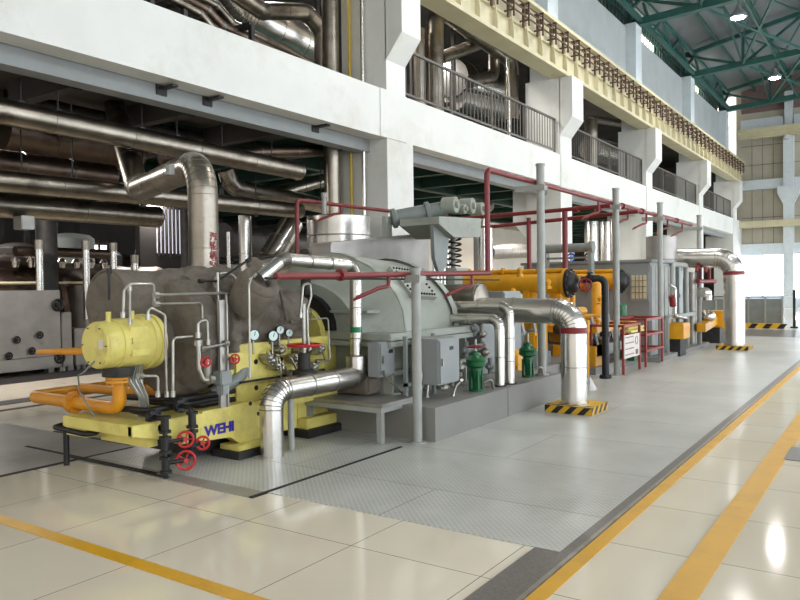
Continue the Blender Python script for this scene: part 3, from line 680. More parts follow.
# valve with large flat red wheel, right of the dials
c = P(304, 345, x=-5.0); t = thing('gate_valve', 'dark gate valve topped by a wide flat red hand wheel', 'valve', (c.x, c.y, .4))
wheel('hand_wheel', c, (0, 0, 1), .165, 'redb', t, .014, 6)
MB().cyl((c.x, c.y, c.z+.42), (c.x, c.y, c.z-.1), .022, n=10).build('valve_stem', 'tube', t)
MB().lathe((c.x, c.y, c.z-.48), (0, 0, 1), [(0, .1), (.05, .1), (.06, .07), (.16, .08), (.18, .12), (.22, .12), (.24, .07), (.4, .06)], 18).build('valve_body', 'dark', t)
t = thing('coupling_guard', 'rounded pale yellow coupling guard between the pedestal and the grey hood', 'guard', (-5.5, 6.55, 1.0))
mb = MB(); prof = [(-5.75+.33*math.cos(a*PI/10), 1.02+.36*math.sin(a*PI/10)) for a in range(11)]; mb.prism(prof, 'y', 6.38, 6.62); mb.build('cover', 'yelp', t)
MB().bbox(-6.1, -5.4, 6.36, 6.64, .47, 1.03, .01).build('base', 'yelp', t)
# lower clutter in front of the hood
mb = MB().bbox(-5.3, -4.75, 6.35, 7.0, .42, .62, .03); one('cloth_bundle', 'grey cloth covered block left of the steel step', 'bundle', mb, 'jack')
# ================================================================ bright S-shaped steam pipe at the front
sp = thing('steam_pipe', 'bright aluminium clad pipe rising from the floor in bends past the green band', 'pipe', (-4.9, 5.03, 0))
A = V(-4.9, 5.03, 0)
MB().tube([A, (-4.9, 5.03, .62), (-4.9, 6.35, .62), (-4.9, 6.35, .78)], .112, .17, 26, 8, rings=.5, lip=.005).build('lower_cladding', 'clad', sp)
q = P(260, 278, x=-4.97)
MB().tube([(-4.9, 6.35, .7), (-4.9, 6.35, 1.83), (-4.9, 5.22, 1.87), tuple(q)], .066, .13, 24, 8, rings=.45, lip=.005).build('upper_cladding', 'clad', sp)
MB().lathe((-4.9, 6.35, .76), (0, 0, 1), [(0, .118), (.08, .118), (.1, .07)], 24).build('reducer', 'clad', sp)
zb = P(351, 330, x=-4.9).z; MB().cyl((-4.9, 6.35, zb-.03), (-4.9, 6.35, zb+.03), .066, n=24).build('green_band', 'grnb', sp)['label'] = 'green band'
text('汽\n轮\n机\n进\n汽', 'lettering', 'chr', sp, (-4.9+.058, 6.35-.02, 1.42), (.35, 1, 0), (0, 0, 1), .055)
one('floor_prop', 'short grey post beside the base of the bright bent pipe', 'post', MB().cyl((-4.95, 5.35, 0), (-4.95, 5.35, .52), .032, n=12), 'galv')
# ================================================================ steel step
t = thing('steel_platform', 'low steel step platform on angle legs at the near end of the plinth', 'platform', (-4.7, 6.2, 0))
MB().bbox(-5.35, -4.3, 5.98, 6.6, .37, .41, .006).build('deck', 'sheet', t)
MB().box(-5.35, -4.3, 5.97, 6.0, .32, .37).box(-4.33, -4.3, 6.0, 6.6, .32, .37).build('frame', 'galv', t)
for x, y in ((-4.35, 6.0), (-5.3, 6.0), (-4.35, 6.55)): MB().box(x-.03, x+.03, y-.005, y+.05, 0, .32).build('leg', 'galv', t)
# ================================================================ plinth
S('plinth', -7.6, -3.9, 6.35, 8.02, 0, .355, 'plinth'); S('plinth', -7.6, -3.9, 8.035, 9.75, 0, .355, 'plinth')
S('plinth', -7.6, -4.6, 9.75, 14.6, 0, .3, 'plinth'); S('plinth', -7.6, -4.35, 12.4, 15.3, 0, .14, 'plinth'); S('plinth', -7.6, -3.95, 15.0, 19.6, 0, .1, 'plinth')
# ================================================================ grey condenser hood
hd = thing('exhaust_hood', 'large domed grey green exhaust hood bolted on a wide flange', 'machine casing', (-5.75, 7.4, .36))
def hood(y0, y1, s0, s1, x0=-5.75, hw=1.1, zt=.93, zb=1.07):
    mb = MB(); n = 14; rows = []
    for (y, s) in ((y0, s0), (y0+.06, s0+.03), (y1-.1, s1+.03), (y1, s1)):
        row = []
        for k in range(n+1):
            a = PI*k/n; cx = math.copysign(abs(math.cos(a))**1.25, math.cos(a)); row.append((x0+cx*hw*s, y, zb+math.sin(a)**.9*zt*s))
        rows.append(row)
    vs = [p for r in rows for p in r]; m_ = n+1; fs = []
    for i in range(len(rows)-1):
        for k in range(n): fs.append((i*m_+k, i*m_+k+1, (i+1)*m_+k+1, (i+1)*m_+k))
    fs.append(list(range(m_))); fs.append([(len(rows)-1)*m_+k for k in range(m_)][::-1])
    for i in range(len(rows)-1): pass
    mb.add(vs, fs); return mb
hood(7.0, 8.3, .98, .9).build('dome', 'mach', hd, ang=30)
hood(6.55, 7.0, .62, .99).build('near_cone', 'mach', hd, ang=30)
for y_, s_ in ((7.0, .99), (8.2, .94)): hood(y_-.02, y_+.02, s_, s_, zt=.935).build('seam_rib', 'mach', hd, ang=30)
MB().bbox(-5.5, -4.86, 6.5, 6.75, 1.3, 1.33, .005).build('ledge', 'mach', hd)
mb = MB().bbox(-6.95, -4.55, 6.5, 8.4, 1.0, 1.08, .01).bbox(-6.95, -4.55, 6.5, 8.4, .93, .99, .01); mb.build('flange', 'mach', hd)
mb = MB().bbox(-6.8, -4.7, 6.62, 8.3, .36, .93, .02)
for y in (6.6, 7.0, 7.4, 7.8, 8.25): mb.box(-4.72, -4.6, y, y+.03, .36, .93)
mb.box(-4.72, -4.58, 6.6, 8.3, .62, .66); mb.build('lower_casing', 'mach', hd)
mb = MB(); prof = [(-5.75+.42*math.cos(a*PI/12), 1.1+.42*math.sin(a*PI/12)) for a in range(13)]; mb.prism(prof, 'y', 6.46, 6.6); mb.build('shaft_arch', 'blk', hd)
MB().cyl((-5.75, 6.5, 1.5), (-5.75, 6.5, 1.72), .06, n=12).build('vent_stub', 'dark', hd)
# bolted hatch on the slope
from mathutils.bvhtree import BVHTree
hb = hood(7.0, 8.3, .98, .9); tree = BVHTree.FromPolygons([tuple(v) for v in hb.v], hb.f)
dr = (P(412, 284, x=-5)-CAM).normalized(); c, nrm, _, _ = tree.ray_cast(CAM, dr)
if nrm.dot(dr) > 0: nrm = -nrm
w = nrm.cross(V(0, 1, 0)).normalized(); u = w.cross(nrm)
mb = MB(); vs = []
for s_ in (-.03, .04):
    for i, j in ((-1, -1), (1, -1), (1, 1), (-1, 1)): vs.append(c+u*i*.3+w*j*.24+nrm*s_)
mb.add(vs, [(3, 2, 1, 0), (4, 5, 6, 7), (0, 1, 5, 4), (1, 2, 6, 5), (2, 3, 7, 6), (3, 0, 4, 7)]); hk = mb.build('hatch', 'mach', hd)
mb = MB()
for k in range(9):
    for j in (-1, 1): q = c+u*(-.26+.065*k)+w*j*.205+nrm*.04; mb.cyl(q, q+nrm*.02, .013, n=6)
for k in range(1, 7):
    for j in (-1, 1): q = c+w*(-.205+.058*k)+u*j*.265+nrm*.04; mb.cyl(q, q+nrm*.02, .013, n=6)
o = mb.build('hatch_bolts', 'dark', hk); o['kind'] = 'stuff'; o.location = -Vector((0, 0, 0))
# fix parenting offset: hatch sits at the hood's origin, so its bolts share that frame
# things on and beside the hood's base
def cabinet(name, label, x0, x1, y0, y1, z0, z1, group=None, m='gray'):
    t = thing(name, label, 'cabinet', ((x0+x1)/2, (y0+y1)/2, z0), group)
    MB().bbox(x0, x1, y0, y1, z0, z1, .01).build('body', m, t)
    MB().bbox(x1, x1+.015, y0+.02, y1-.02, z0+.02, z1-.02, .004).build('door', m, t)
    MB().box(x1+.015, x1+.018, y0+.06+(y1-y0)*.35, y0+.14+(y1-y0)*.35, z1-.13, z1-.09).build('name_plate', 'blk', t)
    MB().bbox(x1+.015, x1+.035, y0+.04, y0+.06, (z0+z1)/2-.04, (z0+z1)/2+.04, .003).build('handle', 'tube', t); return t
cabinet('junction_cabinet', 'grey box cabinet on the plinth between the white post and the nearer green valve', -4.45, -4.1, 6.75, 7.2, .52, 1.02)
st = MB().box(-4.47, -4.43, 6.62, 6.66, .355, 1.05).box(-4.47, -4.43, 7.2, 7.24, .355, 1.05).box(-4.47, -4.43, 6.62, 7.24, .5, .54); one('cabinet_stand', 'grey angle steel frame carrying the box cabinet by the white post', 'stand', st, 'machd')
cabinet('junction_cabinet', 'grey box cabinet just behind the green banded bright pipe', -4.75, -4.6, 6.35, 6.65, .62, 1.0)
# small brace and pipes below
one('brace_plate', 'sloping grey plate brace under the hood beside the steel step', 'brace', MB().add([V(-5.1, 6.45, .42), V(-4.55, 6.7, .42), V(-5.1, 6.45, .75), V(-5.12, 6.5, .42), V(-4.57, 6.75, .42), V(-5.12, 6.5, .75)], [(0, 1, 2), (3, 5, 4), (0, 3, 4, 1), (1, 4, 5, 2), (2, 5, 3, 0)]), 'machd')
for k, (pix, x, w) in enumerate((([(427, 400), (430, 360), (434, 350), (441, 352)], -4.35, 'thin tube climbing left of the box cabinet'), ([(420, 392), (422, 372), (417, 368)], -4.3, 'small bent tube behind the white post near its foot'), ([(452, 398), (456, 386), (462, 380)], -4.15, 'flexible conduit below the box cabinet'), ([(405, 395), (388, 380), (383, 372)], -4.5, 'small oblique tube over the steel step'))):
    tubing(pix, x, .012, w)
c = P(424, 347, x=-4.5); t = thing('round_dial', 'white round dial on the hood base beside the white post', 'gauge', c); MB().cyl(c-V(.04, 0, 0), c, .055, n=20).build('gauge_case', 'dark', t); MB().cyl(c, c+V(.005, 0, 0), .045, n=20).build('dial', 'face', t)
# green valves on the plinth
def green(px, py, label, h=.47, wh=True):
    b = P(px, py, z=.355); x, y = b.x, b.y; t = thing('control_valve', label, 'valve', b, 'green control valves on the plinth')
    MB().lathe((x, y, .355), (0, 0, 1), [(0, .08), (.02, .08), (.03, .04), (.14, .045), (.2, .062), (.27, .065), (.3, .115), (.34, .12), (.345, .11), (.37, .12), (.39, .1), (.42, .06), (.45, .055), (.47, .03), (h, .03)], 22).build('valve_body', 'grn', t)
    for k in range(4):
        a = PI/4+PI/2*k; MB().box(x+math.cos(a)*.07-.012, x+math.cos(a)*.07+.012, y+math.sin(a)*.07-.012, y+math.sin(a)*.07+.012, .355, .6).build('yoke_leg', 'grn', t)
    MB().cyl((x, y, .355+h), (x, y, .355+h+.14), .014, n=8).build('valve_stem', 'tube', t)
    if wh: wheel('hand_wheel', (x, y, .355+h+.05), (0, 0, 1), .095, 'red', t, .01)
    MB().tube([(x+.08, y+.05, .45), (x+.14, y+.12, .5), (x+.14, y+.18, .37)], .015, .04, 8).build('side_tube', 'tube', t); return b
green(476, 391, 'green bell shaped valve with red wheel, the nearer of two on the plinth')
green(528, 377, 'green bell shaped valve beside the slim grey post, the farther of two', .45, False)
# twin bright pipes
for (bx, by), zt, w in (((500, 386), 1.18, 'slim bright clad pipe bending down to the plinth, the left and lower of a pair'), ((509, 384), 1.33, 'slim bright clad pipe bending down to the plinth, the right and taller of a pair')):
    b = P(bx+(0 if bx < 505 else 1), by, z=.355); t = thing('clad_pipe', w, 'pipe', b, 'pair of slim clad pipes on the plinth')
    MB().tube([b, (b.x, b.y, zt), (b.x-1.35, b.y, zt)], .062, .11, 22, 8, rings=.4, lip=.005).build('cladding', 'clad', t)
    MB().cyl(b, b+V(0, 0, .015), .085, n=20).build('floor_collar', 'dark', t)
# big bright pipe and its hazard striped base
def hazard_base(x0, x1, y0, y1, h, label):
    t = thing('hazard_curb', label, 'curb', ((x0+x1)/2, (y0+y1)/2, 0), 'hazard striped pipe curbs')
    MB().box(x0, x1, y0, y1, 0, h).build('curb', 'haz', t)
    s = .085
    for f in ('y0', 'x1', 'top'):
        mb = MB(); k = -1
        a0, a1 = (x0, x1) if f != 'x1' else (y0, y1)
        t0 = a0-h
        while t0 < a1:
            q = [(t0, 0), (t0+s, 0), (t0+s+h, h), (t0+h, h)]
            # clip in the running direction
            qq = []
            for i in range(4):
                p_, n_ = q[i], q[(i+1) % 4]; qq.append(p_)
            def clip(poly, lim, sg):
                out = []
                for i in range(len(poly)):
                    p_, n_ = poly[i], poly[(i+1) % len(poly)]; ip, inn = sg*(p_[0]-lim) >= 0, sg*(n_[0]-lim) >= 0
                    if ip: out.append(p_)
                    if ip != inn:
                        tt = (lim-p_[0])/(n_[0]-p_[0]); out.append((lim, p_[1]+(n_[1]-p_[1])*tt))
                return out
            q = clip(clip(q, a0, 1), a1, -1) if q else q
            if len(q) > 2:
                if f == 'y0': mb.prism(q, 'y', y0-.002, y0-.0005)
                elif f == 'x1': mb.prism(q, 'x', x1+.0005, x1+.002)
                else:
                    sc = (y1-y0)/h; mb.prism([(p_[0], y0+p_[1]*.12/h*1.0) for p_ in q], 'z', h+.0005, h+.002)
            t0 += 2*s
        mb.build('black_stripes', 'blk', t)['kind'] = 'stuff'
    return t
hazard_base(-3.66, -3.06, 8.57, 9.17, .1, 'low black and yellow striped curb at the foot of the big bright pipe in front')
bp = thing('big_clad_pipe', 'big bright aluminium pipe with a dark red band standing on the nearer striped curb', 'pipe', (-3.36, 8.87, .1))
MB().tube([(-3.39, 8.87, .1), (-3.39, 8.87, 1.25), (-5.3, 8.87, 1.27)], .163, .24, 32, 10, rings=.62, lip=.005).build('cladding', 'clad', bp)
zr = P(577, 330, x=-3.36).z; MB().cyl((-3.39, 8.87, zr-.038), (-3.39, 8.87, zr+.038), .169, n=32).build('red_band', 'band', bp)['label'] = 'dark red band'
MB().lathe((-3.39, 8.87, .1), (0, 0, 1), [(0, .18), (.015, .18), (.02, .16)], 32).build('floor_collar', 'clad', bp)
text('回\n热\n抽\n汽\n管\n道\n回\n热\n抽\n汽\n管\n道', 'lettering', 'ink', bp, (-3.36+.147, 8.87+.065, .66), (-.45, .9, 0), (0, 0, 1), .055, .001)
bd = thing('drum_vessel', 'short horizontal bright clad drum behind the twin slim pipes', 'vessel', (-5.2, 8.95, 1.4))
MB().lathe((-4.72, 8.95, 1.4), (-1, 0, 0), [(0, .0), (.001, .2), (.01, .215), (1.0, .215), (1.01, .2)], 32).build('shell', 'clad2', bd); MB().ring(V(-4.76, 8.95, 1.42), V(1, 0, 0), .215, .006, .03, 32).build('end_ring', 'clad', bd)
# ================================================================ posts carrying the red sprinkler pipe
PX4 = -4.05
posts = []
for y, z0, z1, w in ((6.25, 0, 1.78, 'short grey round post standing on the floor at the near corner of the plinth'), (9.4, .355, 3.24, 'tall grey round post standing on the plinth behind the big bright pipe'),
    (12.62, 0, 3.24, 'tall grey round post beside the black bent pipe'), (15.45, 0, 3.24, 'tall grey round post in front of the grey enclosure'), (19.0, 0, 3.24, 'farthest tall grey round post, beside the last bent pipe')):
    t = thing('support_post', w, 'post', (PX4, y, z0), 'grey posts carrying the red pipe')
    MB().cyl((PX4, y, z0), (PX4, y, z1), .055 if y > 7 else .048, n=20).build('shaft', 'galv', t)
    MB().cyl((PX4, y, z1-.03), (PX4, y, z1), .064 if y > 7 else .058, n=20).build('cap', 'galv', t)
    zz = z1-.32 if y > 7 else z1-.1
    MB().box(PX4-.35 if y > 7 else PX4-.1, PX4+.09, y-.075, y-.055, zz-.05, zz+.03).box(PX4-.07, PX4+.07, y-.08, y+.08, zz-.04, zz+.02).build('bracket', 'galv', t)
    MB().cyl((PX4, y, z0), (PX4, y, z0+.02), .09, n=20).build('base_plate', 'galv', t)
def nozzle(parent, x, y, z, m='red', s=1, drop=.2):
    MB().tube([(x, y, z), (x, y, z-drop), (x-.04, y-.12*s, z-drop-.02), (x-.14, y-.3*s, z-drop-.1)], .02, .04, 10, 4).cyl((x-.14, y-.3*s, z-drop-.1), (x-.17, y-.35*s, z-drop-.13), .024, .012, n=8).build('spray_nozzle', m, parent)
rp = thing('red_fire_pipe', 'red fire pipe running level past the short post, then up over the machines', 'pipe', (PX4-.02, 6, 1.7))
X = PX4-.09
MB().tube([(X, 4.32, 1.69), (X, 8.05, 1.745)], .03, .05, 14).build('low_run', 'red', rp)
MB().tube([(X, 8.0, 1.74), (X, 8.0, 3.0), (X, 18.6, 2.98)], .034, .08, 14).build('high_run', 'red', rp)
flange(MB(), (X, 5.15, 1.705), (0, 1, 0), .055, .02, 6).build('flange', 'red', rp)
for y in (5.9, 7.6): nozzle(rp, X, y, 1.72, drop=.12)
for y in (12.0, 13.6, 14.8, 16.4, 17.7): nozzle(rp, X, y, 3.0, drop=.22)
MB().cyl((X, 4.2, 1.675), (X, 8.3, 1.66), .01, n=8).build('conduit', 'dark', rp)
for y in (13.3, 14.5, 15.9, 17.2): MB().cyl((X, y-.05, 2.99), (X, y+.05, 2.99), .058, n=12).build('coupling', 'red', rp)
t = thing('red_pipe_frame', 'pair of level red pipes on thick red uprights standing behind the yellow coolers', 'pipe', (-5.5, 12.3, 1.9))
MB().cyl((-8.0, 12.2, 2.84), (-4.0, 12.2, 2.9), .035, n=12).build('upper_pipe', 'red', t); MB().cyl((-8.0, 12.9, 2.68), (-3.75, 12.9, 2.84), .035, n=12).build('lower_pipe', 'red', t)
for px, y, r in ((565, 12.2, .048), (529, 12.9, .044)):
    x = P(px, 240, y=y).x; MB().cyl((x, y, 1.8), (x, y, 2.86), r, n=14).build('upright', 'red', t)
for x in (-7.2, -4.6, -4.2): MB().cyl((x-.04, 12.2, 2.88), (x+.04, 12.2, 2.88), .055, n=12).build('coupling', 'red', t)
# left red hydrant pipe above the turbine
t = thing('red_riser_pipe', 'slim dark red riser with a long level arm above the turbine', 'pipe', P(297, 255, x=-7.0))
a, b, c = P(297, 258, x=-7.0), P(297, 200, x=-7.0), P(405, 213, x=-7.0)
MB().tube([a, b, c], .03, .06, 12).build('pipe', 'red', t); q = P(341, 204, x=-7.0); nozzle(t, q.x, q.y, q.z, drop=.14)
one('grey_stub_post', 'small grey capped post beside the slim red riser arm', 'post', MB().cyl(P(324, 214, x=-6.9), P(324, 194, x=-6.9), .035, n=12).cyl(P(324, 197, x=-6.9), P(324, 193, x=-6.9), .045, n=12), 'galv')
# ================================================================ chimney pipe over the turbine
t = thing('chimney_pipe', 'big dull aluminium pipe rising from the turbine and bending back under the concrete beam', 'pipe', (-6.6, 5.72, 1.6))
MB().tube([(-6.6, 5.72, 1.45), (-6.6, 5.72, 3.04), tuple(P(138, 190, x=-9.2)), tuple(P(112, 96, x=-11.2))], .17, .38, 30, 9, rings=.75, lip=.004).build('cladding', 'clad2', t)
text('汽\n轮\n机\n空', 'lettering', 'chr', t, (-6.6+.176, 5.72-.01, 2.02), (.06, 1, 0), (0, 0, 1), .105, .001)
MB().bbox(-6.95, -6.88, 5.48, 5.56, 2.9, 3.02, .004).build('hanger_clamp', 'galv', t)
# ================================================================ drum, riser and duct behind the hood
t = thing('riser_pipe', 'tall dull clad riser pipe going up beside the first column', 'pipe', (-9.3, 11.4, 2.9))
MB().tube([(-9.3, 11.35, 2.8), (-9.3, 11.35, 9.2)], .165, .2, 24, rings=1.1, lip=.005).build('cladding', 'clad2', t)
t = thing('duct_drum', 'wide short bright drum at the foot of the tall riser pipe', 'vessel', (-8.7, 10.9, 1.5))
MB().lathe((-8.75, 10.85, 0), (0, 0, 1), [(0, .3), (1.2, .3), (1.5, .6), (2.9, .6), (2.92, .58), (2.93, .15)], 40).build('shell', 'clad', t)
for z in (2.55, 2.1): MB().ring(V(-8.75, 10.85, z), V(0, 0, 1), .6, .006, .03, 40).build('seam_band', 'clad', t)
one('yellow_gas_pipe', 'thin yellow pipe rising against the first column', 'pipe', MB().cyl((-9.1, 11.7, 0), (-9.1, 11.7, 9.2), .032, n=12), 'gas')
one('silver_riser', 'slim silver pipe beside the thin yellow pipe on the first column', 'pipe', MB().cyl((-8.78, 11.7, 0), (-8.78, 11.7, 9.2), .04, n=12), 'clad')
t = thing('sheet_metal_duct', 'dull sheet metal duct box on top of the grey hood', 'duct', (-6.3, 8.6, 1.7))
MB().prism([(8.0, 1.8), (8.0, 2.2), (10.6, 2.47), (10.6, 1.2), (8.6, 1.2)], 'x', -6.95, -6.6).build('shell', 'sheet', t)
MB().prism([(7.98, 2.19), (7.98, 2.22), (10.62, 2.49), (10.62, 2.46)], 'x', -6.98, -6.57).build('top_rim', 'sheet', t)
for k in range(5):
    y = P(434+k*3.4, 255, x=-6.0).y; one('expansion_pipe', 'upright satin pipe beside the duct box, one of a tight row', 'pipe', MB().cyl((-6.0, y, .355), (-6.0, y, 2.18+k*.01), .026, n=10), 'clad', 'row of upright pipes beside the duct box')
for px, w in ((484, 'bright upright clad pipe right of the coil spring'), (490, 'slim upright clad pipe just left of the tall red pipe')):
    y = P(px, 255, x=-6.4).y; one('upright_pipe', w, 'pipe', MB().cyl((-6.4, y, .3), (-6.4, y, P(px, 228, x=-6.4).z), .07 if px < 487 else .05, n=16), 'clad')
# spring hanger and servo cylinder
sv = thing('servo_linkage', 'grey servo cylinder with bearing lumps on a shelf over a coil spring', 'actuator', (-6.1, 10.6, 2.2))
a, b = P(391, 219, x=-6.75), P(446, 208, x=-6.05)
MB().lathe(a, b-a, [(0, .1), (.02, .16), (.08, .16), (.1, .13), ((b-a).length*.62, .125), ((b-a).length*.63, .16), ((b-a).length*.7, .16), ((b-a).length*.72, .12), ((b-a).length, .12)], 24).build('cylinder', 'machd', sv)
for px, py, r in ((450, 205, .13), (459, 209, .08), (467, 206, .13), (477, 209, .11)):
    q = P(px, py, x=-5.95); MB().cyl(q-V(.12, 0, 0), q+V(.1, .03, 0), r, n=20).cyl(q+V(.1, .03, 0), q+V(.14, .04, 0), r*.45, n=10).build('bearing_lug', 'mach', sv)
q0, q1 = P(431, 219, x=-5.85), P(482, 219, x=-5.6)
mb = MB().prism([(q0.y-.1, q0.z-.09), (q0.y-.1, q0.z+.02), (q1.y+.05, q0.z+.08), (q1.y+.05, q0.z-.22), (q0.y+.35, q0.z-.27)], 'x', -6.35, -5.65); mb.build('shelf', 'mach', sv)
mb = MB().prism([(q0.y-.08, q0.z-.1), (q0.y+.4, q0.z-.1), (q0.y+.3, q0.z-.7), (q0.y+.1, q0.z-.85), (q0.y-.05, q0.z-.6)], 'x', -5.82, -5.76); mb.build('gusset', 'machd', sv)
sc = P(453, 247, x=-5.95); mb = MB()
pts = [sc+V(math.cos(k*PI/5)*.13, math.sin(k*PI/5)*.13, .32-k*.009) for k in range(71)]
mb.tube(pts, .016, .0, 6, 1); mb.build('coil_spring', 'dark', sv)
MB().cyl(sc+V(0, 0, -.34), sc+V(0, 0, .34), .04, n=12).build('spring_rod', 'machd', sv)
MB().bbox(sc.x-.17, sc.x+.17, sc.y-.2, sc.y+.2, sc.z-.42, sc.z-.34, .01).bbox(sc.x-.1, sc.x+.1, sc.y-.14, sc.y+.14, sc.z-1.0, sc.z-.42, .01).build('spring_seat', 'mach', sv)
for px, py in ((387, 224), (417, 222)):
    q = P(px, py, x=-6.75); MB().bbox(q.x-.04, q.x+.04, q.y-.09, q.y+.09, q.z-.26, q.z+.12, .01).build('bearing_stand', 'mach', sv)
# posts and clutter behind hood, right side
for k, (px, py0, py1, x, r, mm, w) in enumerate(((476, 235, 300, -6.6, .05, 'galv', 'galvanised upright behind the coil spring'), (371, 165, 250, -9.0, .03, 'clad', 'slim bright conduit by the first column'))):
    a, b = P(px, py0, x=x), P(px, py1, x=x); one('conduit', w, 'conduit', MB().cyl(a, (a.x, a.y, b.z), r, n=10), mm)
cabinet('control_box', 'pale grey box between the bright drum and the yellow cooler', -5.2, -4.8, 9.75, 10.35, .5, 1.5)
cabinet('control_box', 'large pale grey cabinet behind the slim twin pipes', -5.1, -4.75, 8.95, 9.5, .36, 1.2)
# valve on top between, plinth clutter
rr = random.Random(5)
for k in range(8):
    px, py = (444, 452, 460, 466, 485, 490, 482, 474)[k], (388, 378, 368, 350, 352, 366, 334, 328)[k]; q = P(px, py, x=-4.55)
    mb = MB().sph(q, .06, 10, 7); mb.cyl(q-V(0, 0, .1), q+V(0, 0, .11), .03, n=8).cyl(q-V(0, .1, 0), q+V(0, .1, 0), .028, n=8)
    one('drain_valve', ['small grey valve low behind the box cabinet', 'small grey valve behind the box cabinet middle', 'small grey valve right of the box cabinet foot', 'grey fitting right of the box cabinet top', 'small fitting right of the nearer green valve', 'small fitting low right of the nearer green valve', 'grey valve above and right of the red topped green valve', 'grey valve straight above the red topped green valve'][k], 'valve', mb, 'machd' if k % 2 else 'tube')
one('pipe_header', 'level grey header pipe behind the nearer green valve', 'pipe', MB().tube([(-4.75, 7.4, .75), (-4.75, 9.0, .75)], .05, .1, 12).tube([(-4.7, 7.6, .98), (-4.7, 8.9, .98)], .035, .1, 12), 'machd')
# ================================================================ yellow oil cooler unit
oc = thing('oil_cooler', 'long golden yellow cooler drum with a black domed end behind the big bright pipe', 'cooler', (-6, 12.0, .3))
def cooler(t, y, z, r, x1, x0):
    MB().lathe((x0, y, z), (1, 0, 0), [(0, r*.9), (.02, r), (x1-x0, r)], 28).build('drum', 'yel', t)
    MB().cyl((x1-.06, y, z), (x1, y, z), r*1.35, n=28).build('end_flange', 'yel', t)
    mb = MB().lathe((x1, y, z), (1, 0, 0), [(0, r*1.4), (.05, r*1.4), (.06, r*1.1), (.12, r*.95), (.17, r*.6), (.18, .02)], 28)
    for k in range(12):
        a = 2*PI*k/12; mb.cyl((x1+.03, y+math.cos(a)*r*1.25, z+math.sin(a)*r*1.25), (x1+.08, y+math.cos(a)*r*1.25, z+math.sin(a)*r*1.25), .015, n=6)
    mb.build('domed_end', 'blk', t)
cooler(oc, 12.0, 1.61, .18, -4.68, -7.6)
MB().tube([(-7.6, 12.0, 1.83), (-4.7, 12.0, 1.83)], .038, .05, 12).build('top_pipe', 'yel', oc)
for x in (-6.6, -5.9, -5.2): flange(MB(), (x, 12.0, 1.83), (1, 0, 0), .07, .02, 6).build('flange', 'yel', oc)
for x in (-6.4, -5.3): MB().cyl((x, 12.0, 1.3), (x, 12.0, 1.5), .1, n=18).cyl((x, 12.0, 1.36), (x, 12.0, 1.4), .14, n=18).build('nozzle', 'yel', oc)
MB().tube([(-7.5, 12.0, 1.12), (-4.6, 12.0, 1.12), (-4.6, 12.5, 1.12)], .075, .1, 14).build('lower_pipe', 'yel', oc)
for x in (-6.8, -5.4): MB().bbox(x-.06, x+.06, 11.85, 12.15, .3, 1.5, .01).build('saddle', 'yel', oc)
o2 = thing('oil_cooler', 'golden yellow cooler drum with a black domed end nearer to the grey enclosure', 'cooler', (-6, 14.9, .3))
cooler(o2, 14.9, 1.64, .175, -4.72, -7.6)
MB().tube([(-7.6, 14.9, 1.85), (-4.7, 14.9, 1.85)], .04, .05, 12).build('top_pipe', 'yel', o2)
MB().tube([(-5.1, 13.3, 1.5), (-5.1, 13.3, .98), (-4.7, 13.5, .98)], .05, .1, 12).build('curved_pipe', 'yel', o2)
MB().lathe((-5.4, 13.4, .35), (0, 0, 1), [(0, .2), (1.15, .2), (1.2, .16), (1.35, .1)], 20).build('filter_body', 'yel', o2)
MB().lathe((-5.0, 14.3, .35), (0, 0, 1), [(0, .16), (1.25, .16), (1.3, .1)], 20).build('filter_body', 'yel', o2)
MB().bbox(-6.5, -4.4, 12.6, 15.0, .72, .84, .01).bbox(-5.2, -4.4, 12.55, 13.1, .14, .5, .01).build('base_frame', 'yel', o2)
one('small_yellow_pump', 'small golden pump body low behind the farther green valve', 'pump', MB().lathe((-5.0, 9.9, .5), (1, 0, .0), [(0, .1), (.05, .14), (.35, .14), (.4, .1)], 18).bbox(-4.95, -4.6, 9.8, 10.0, .3, .42), 'yel')
for k, (px, py, x) in enumerate(((520, 272, -5.2), (545, 302, -5.2), (548, 284, -4.8), (513, 293, -5.0), (600, 300, -4.6), (606, 312, -4.5), (598, 322, -4.5))):
    q = P(px, py, x=x); one('cooler_valve', ['yellow bonnet on the cooler top pipe', 'yellow branch fitting under the nearer cooler', 'small yellow port on the nearer cooler drum', 'yellow fitting under the left half of the cooler', 'yellow valve body left of the black bent pipe', 'lower yellow valve body left of the black bent pipe', 'lowest yellow valve body beside the black bent pipe'][k], 'valve', MB().lathe(q-V(0, 0, .08), (0, 0, 1), [(0, .06), (.03, .06), (.05, .035), (.12, .05), (.16, .02)], 12), 'yel')
t = thing('oil_filter', 'stout golden duplex filter standing under the nearer cooler', 'filter', (-5.6, 12.1, .3))
for x in (-5.9, -5.2): MB().lathe((x, 11.9, .3), (0, 0, 1), [(0, .17), (.7, .17), (.72, .2), (.78, .2), (.8, .12), (.9, .05)], 20).build('filter_body', 'yel', t)
MB().cyl((-5.9, 11.9, .7), (-5.2, 11.9, .7), .06, n=12).build('crossover_pipe', 'yel', t)
t = thing('lube_pump', 'grey pump set with a yellow guard beside the second tall post', 'pump', (-4.7, 10.6, .5))
MB().lathe((-5.3, 10.7, .72), (1, 0, 0), [(0, .1), (.04, .15), (.4, .15), (.44, .08)], 18).build('motor', 'machd', t); MB().bbox(-4.86, -4.66, 10.6, 10.8, .5, .84, .04).build('guard', 'yel', t); MB().bbox(-5.4, -4.6, 10.5, 10.9, .3, .58, .01).build('bed', 'gray', t)
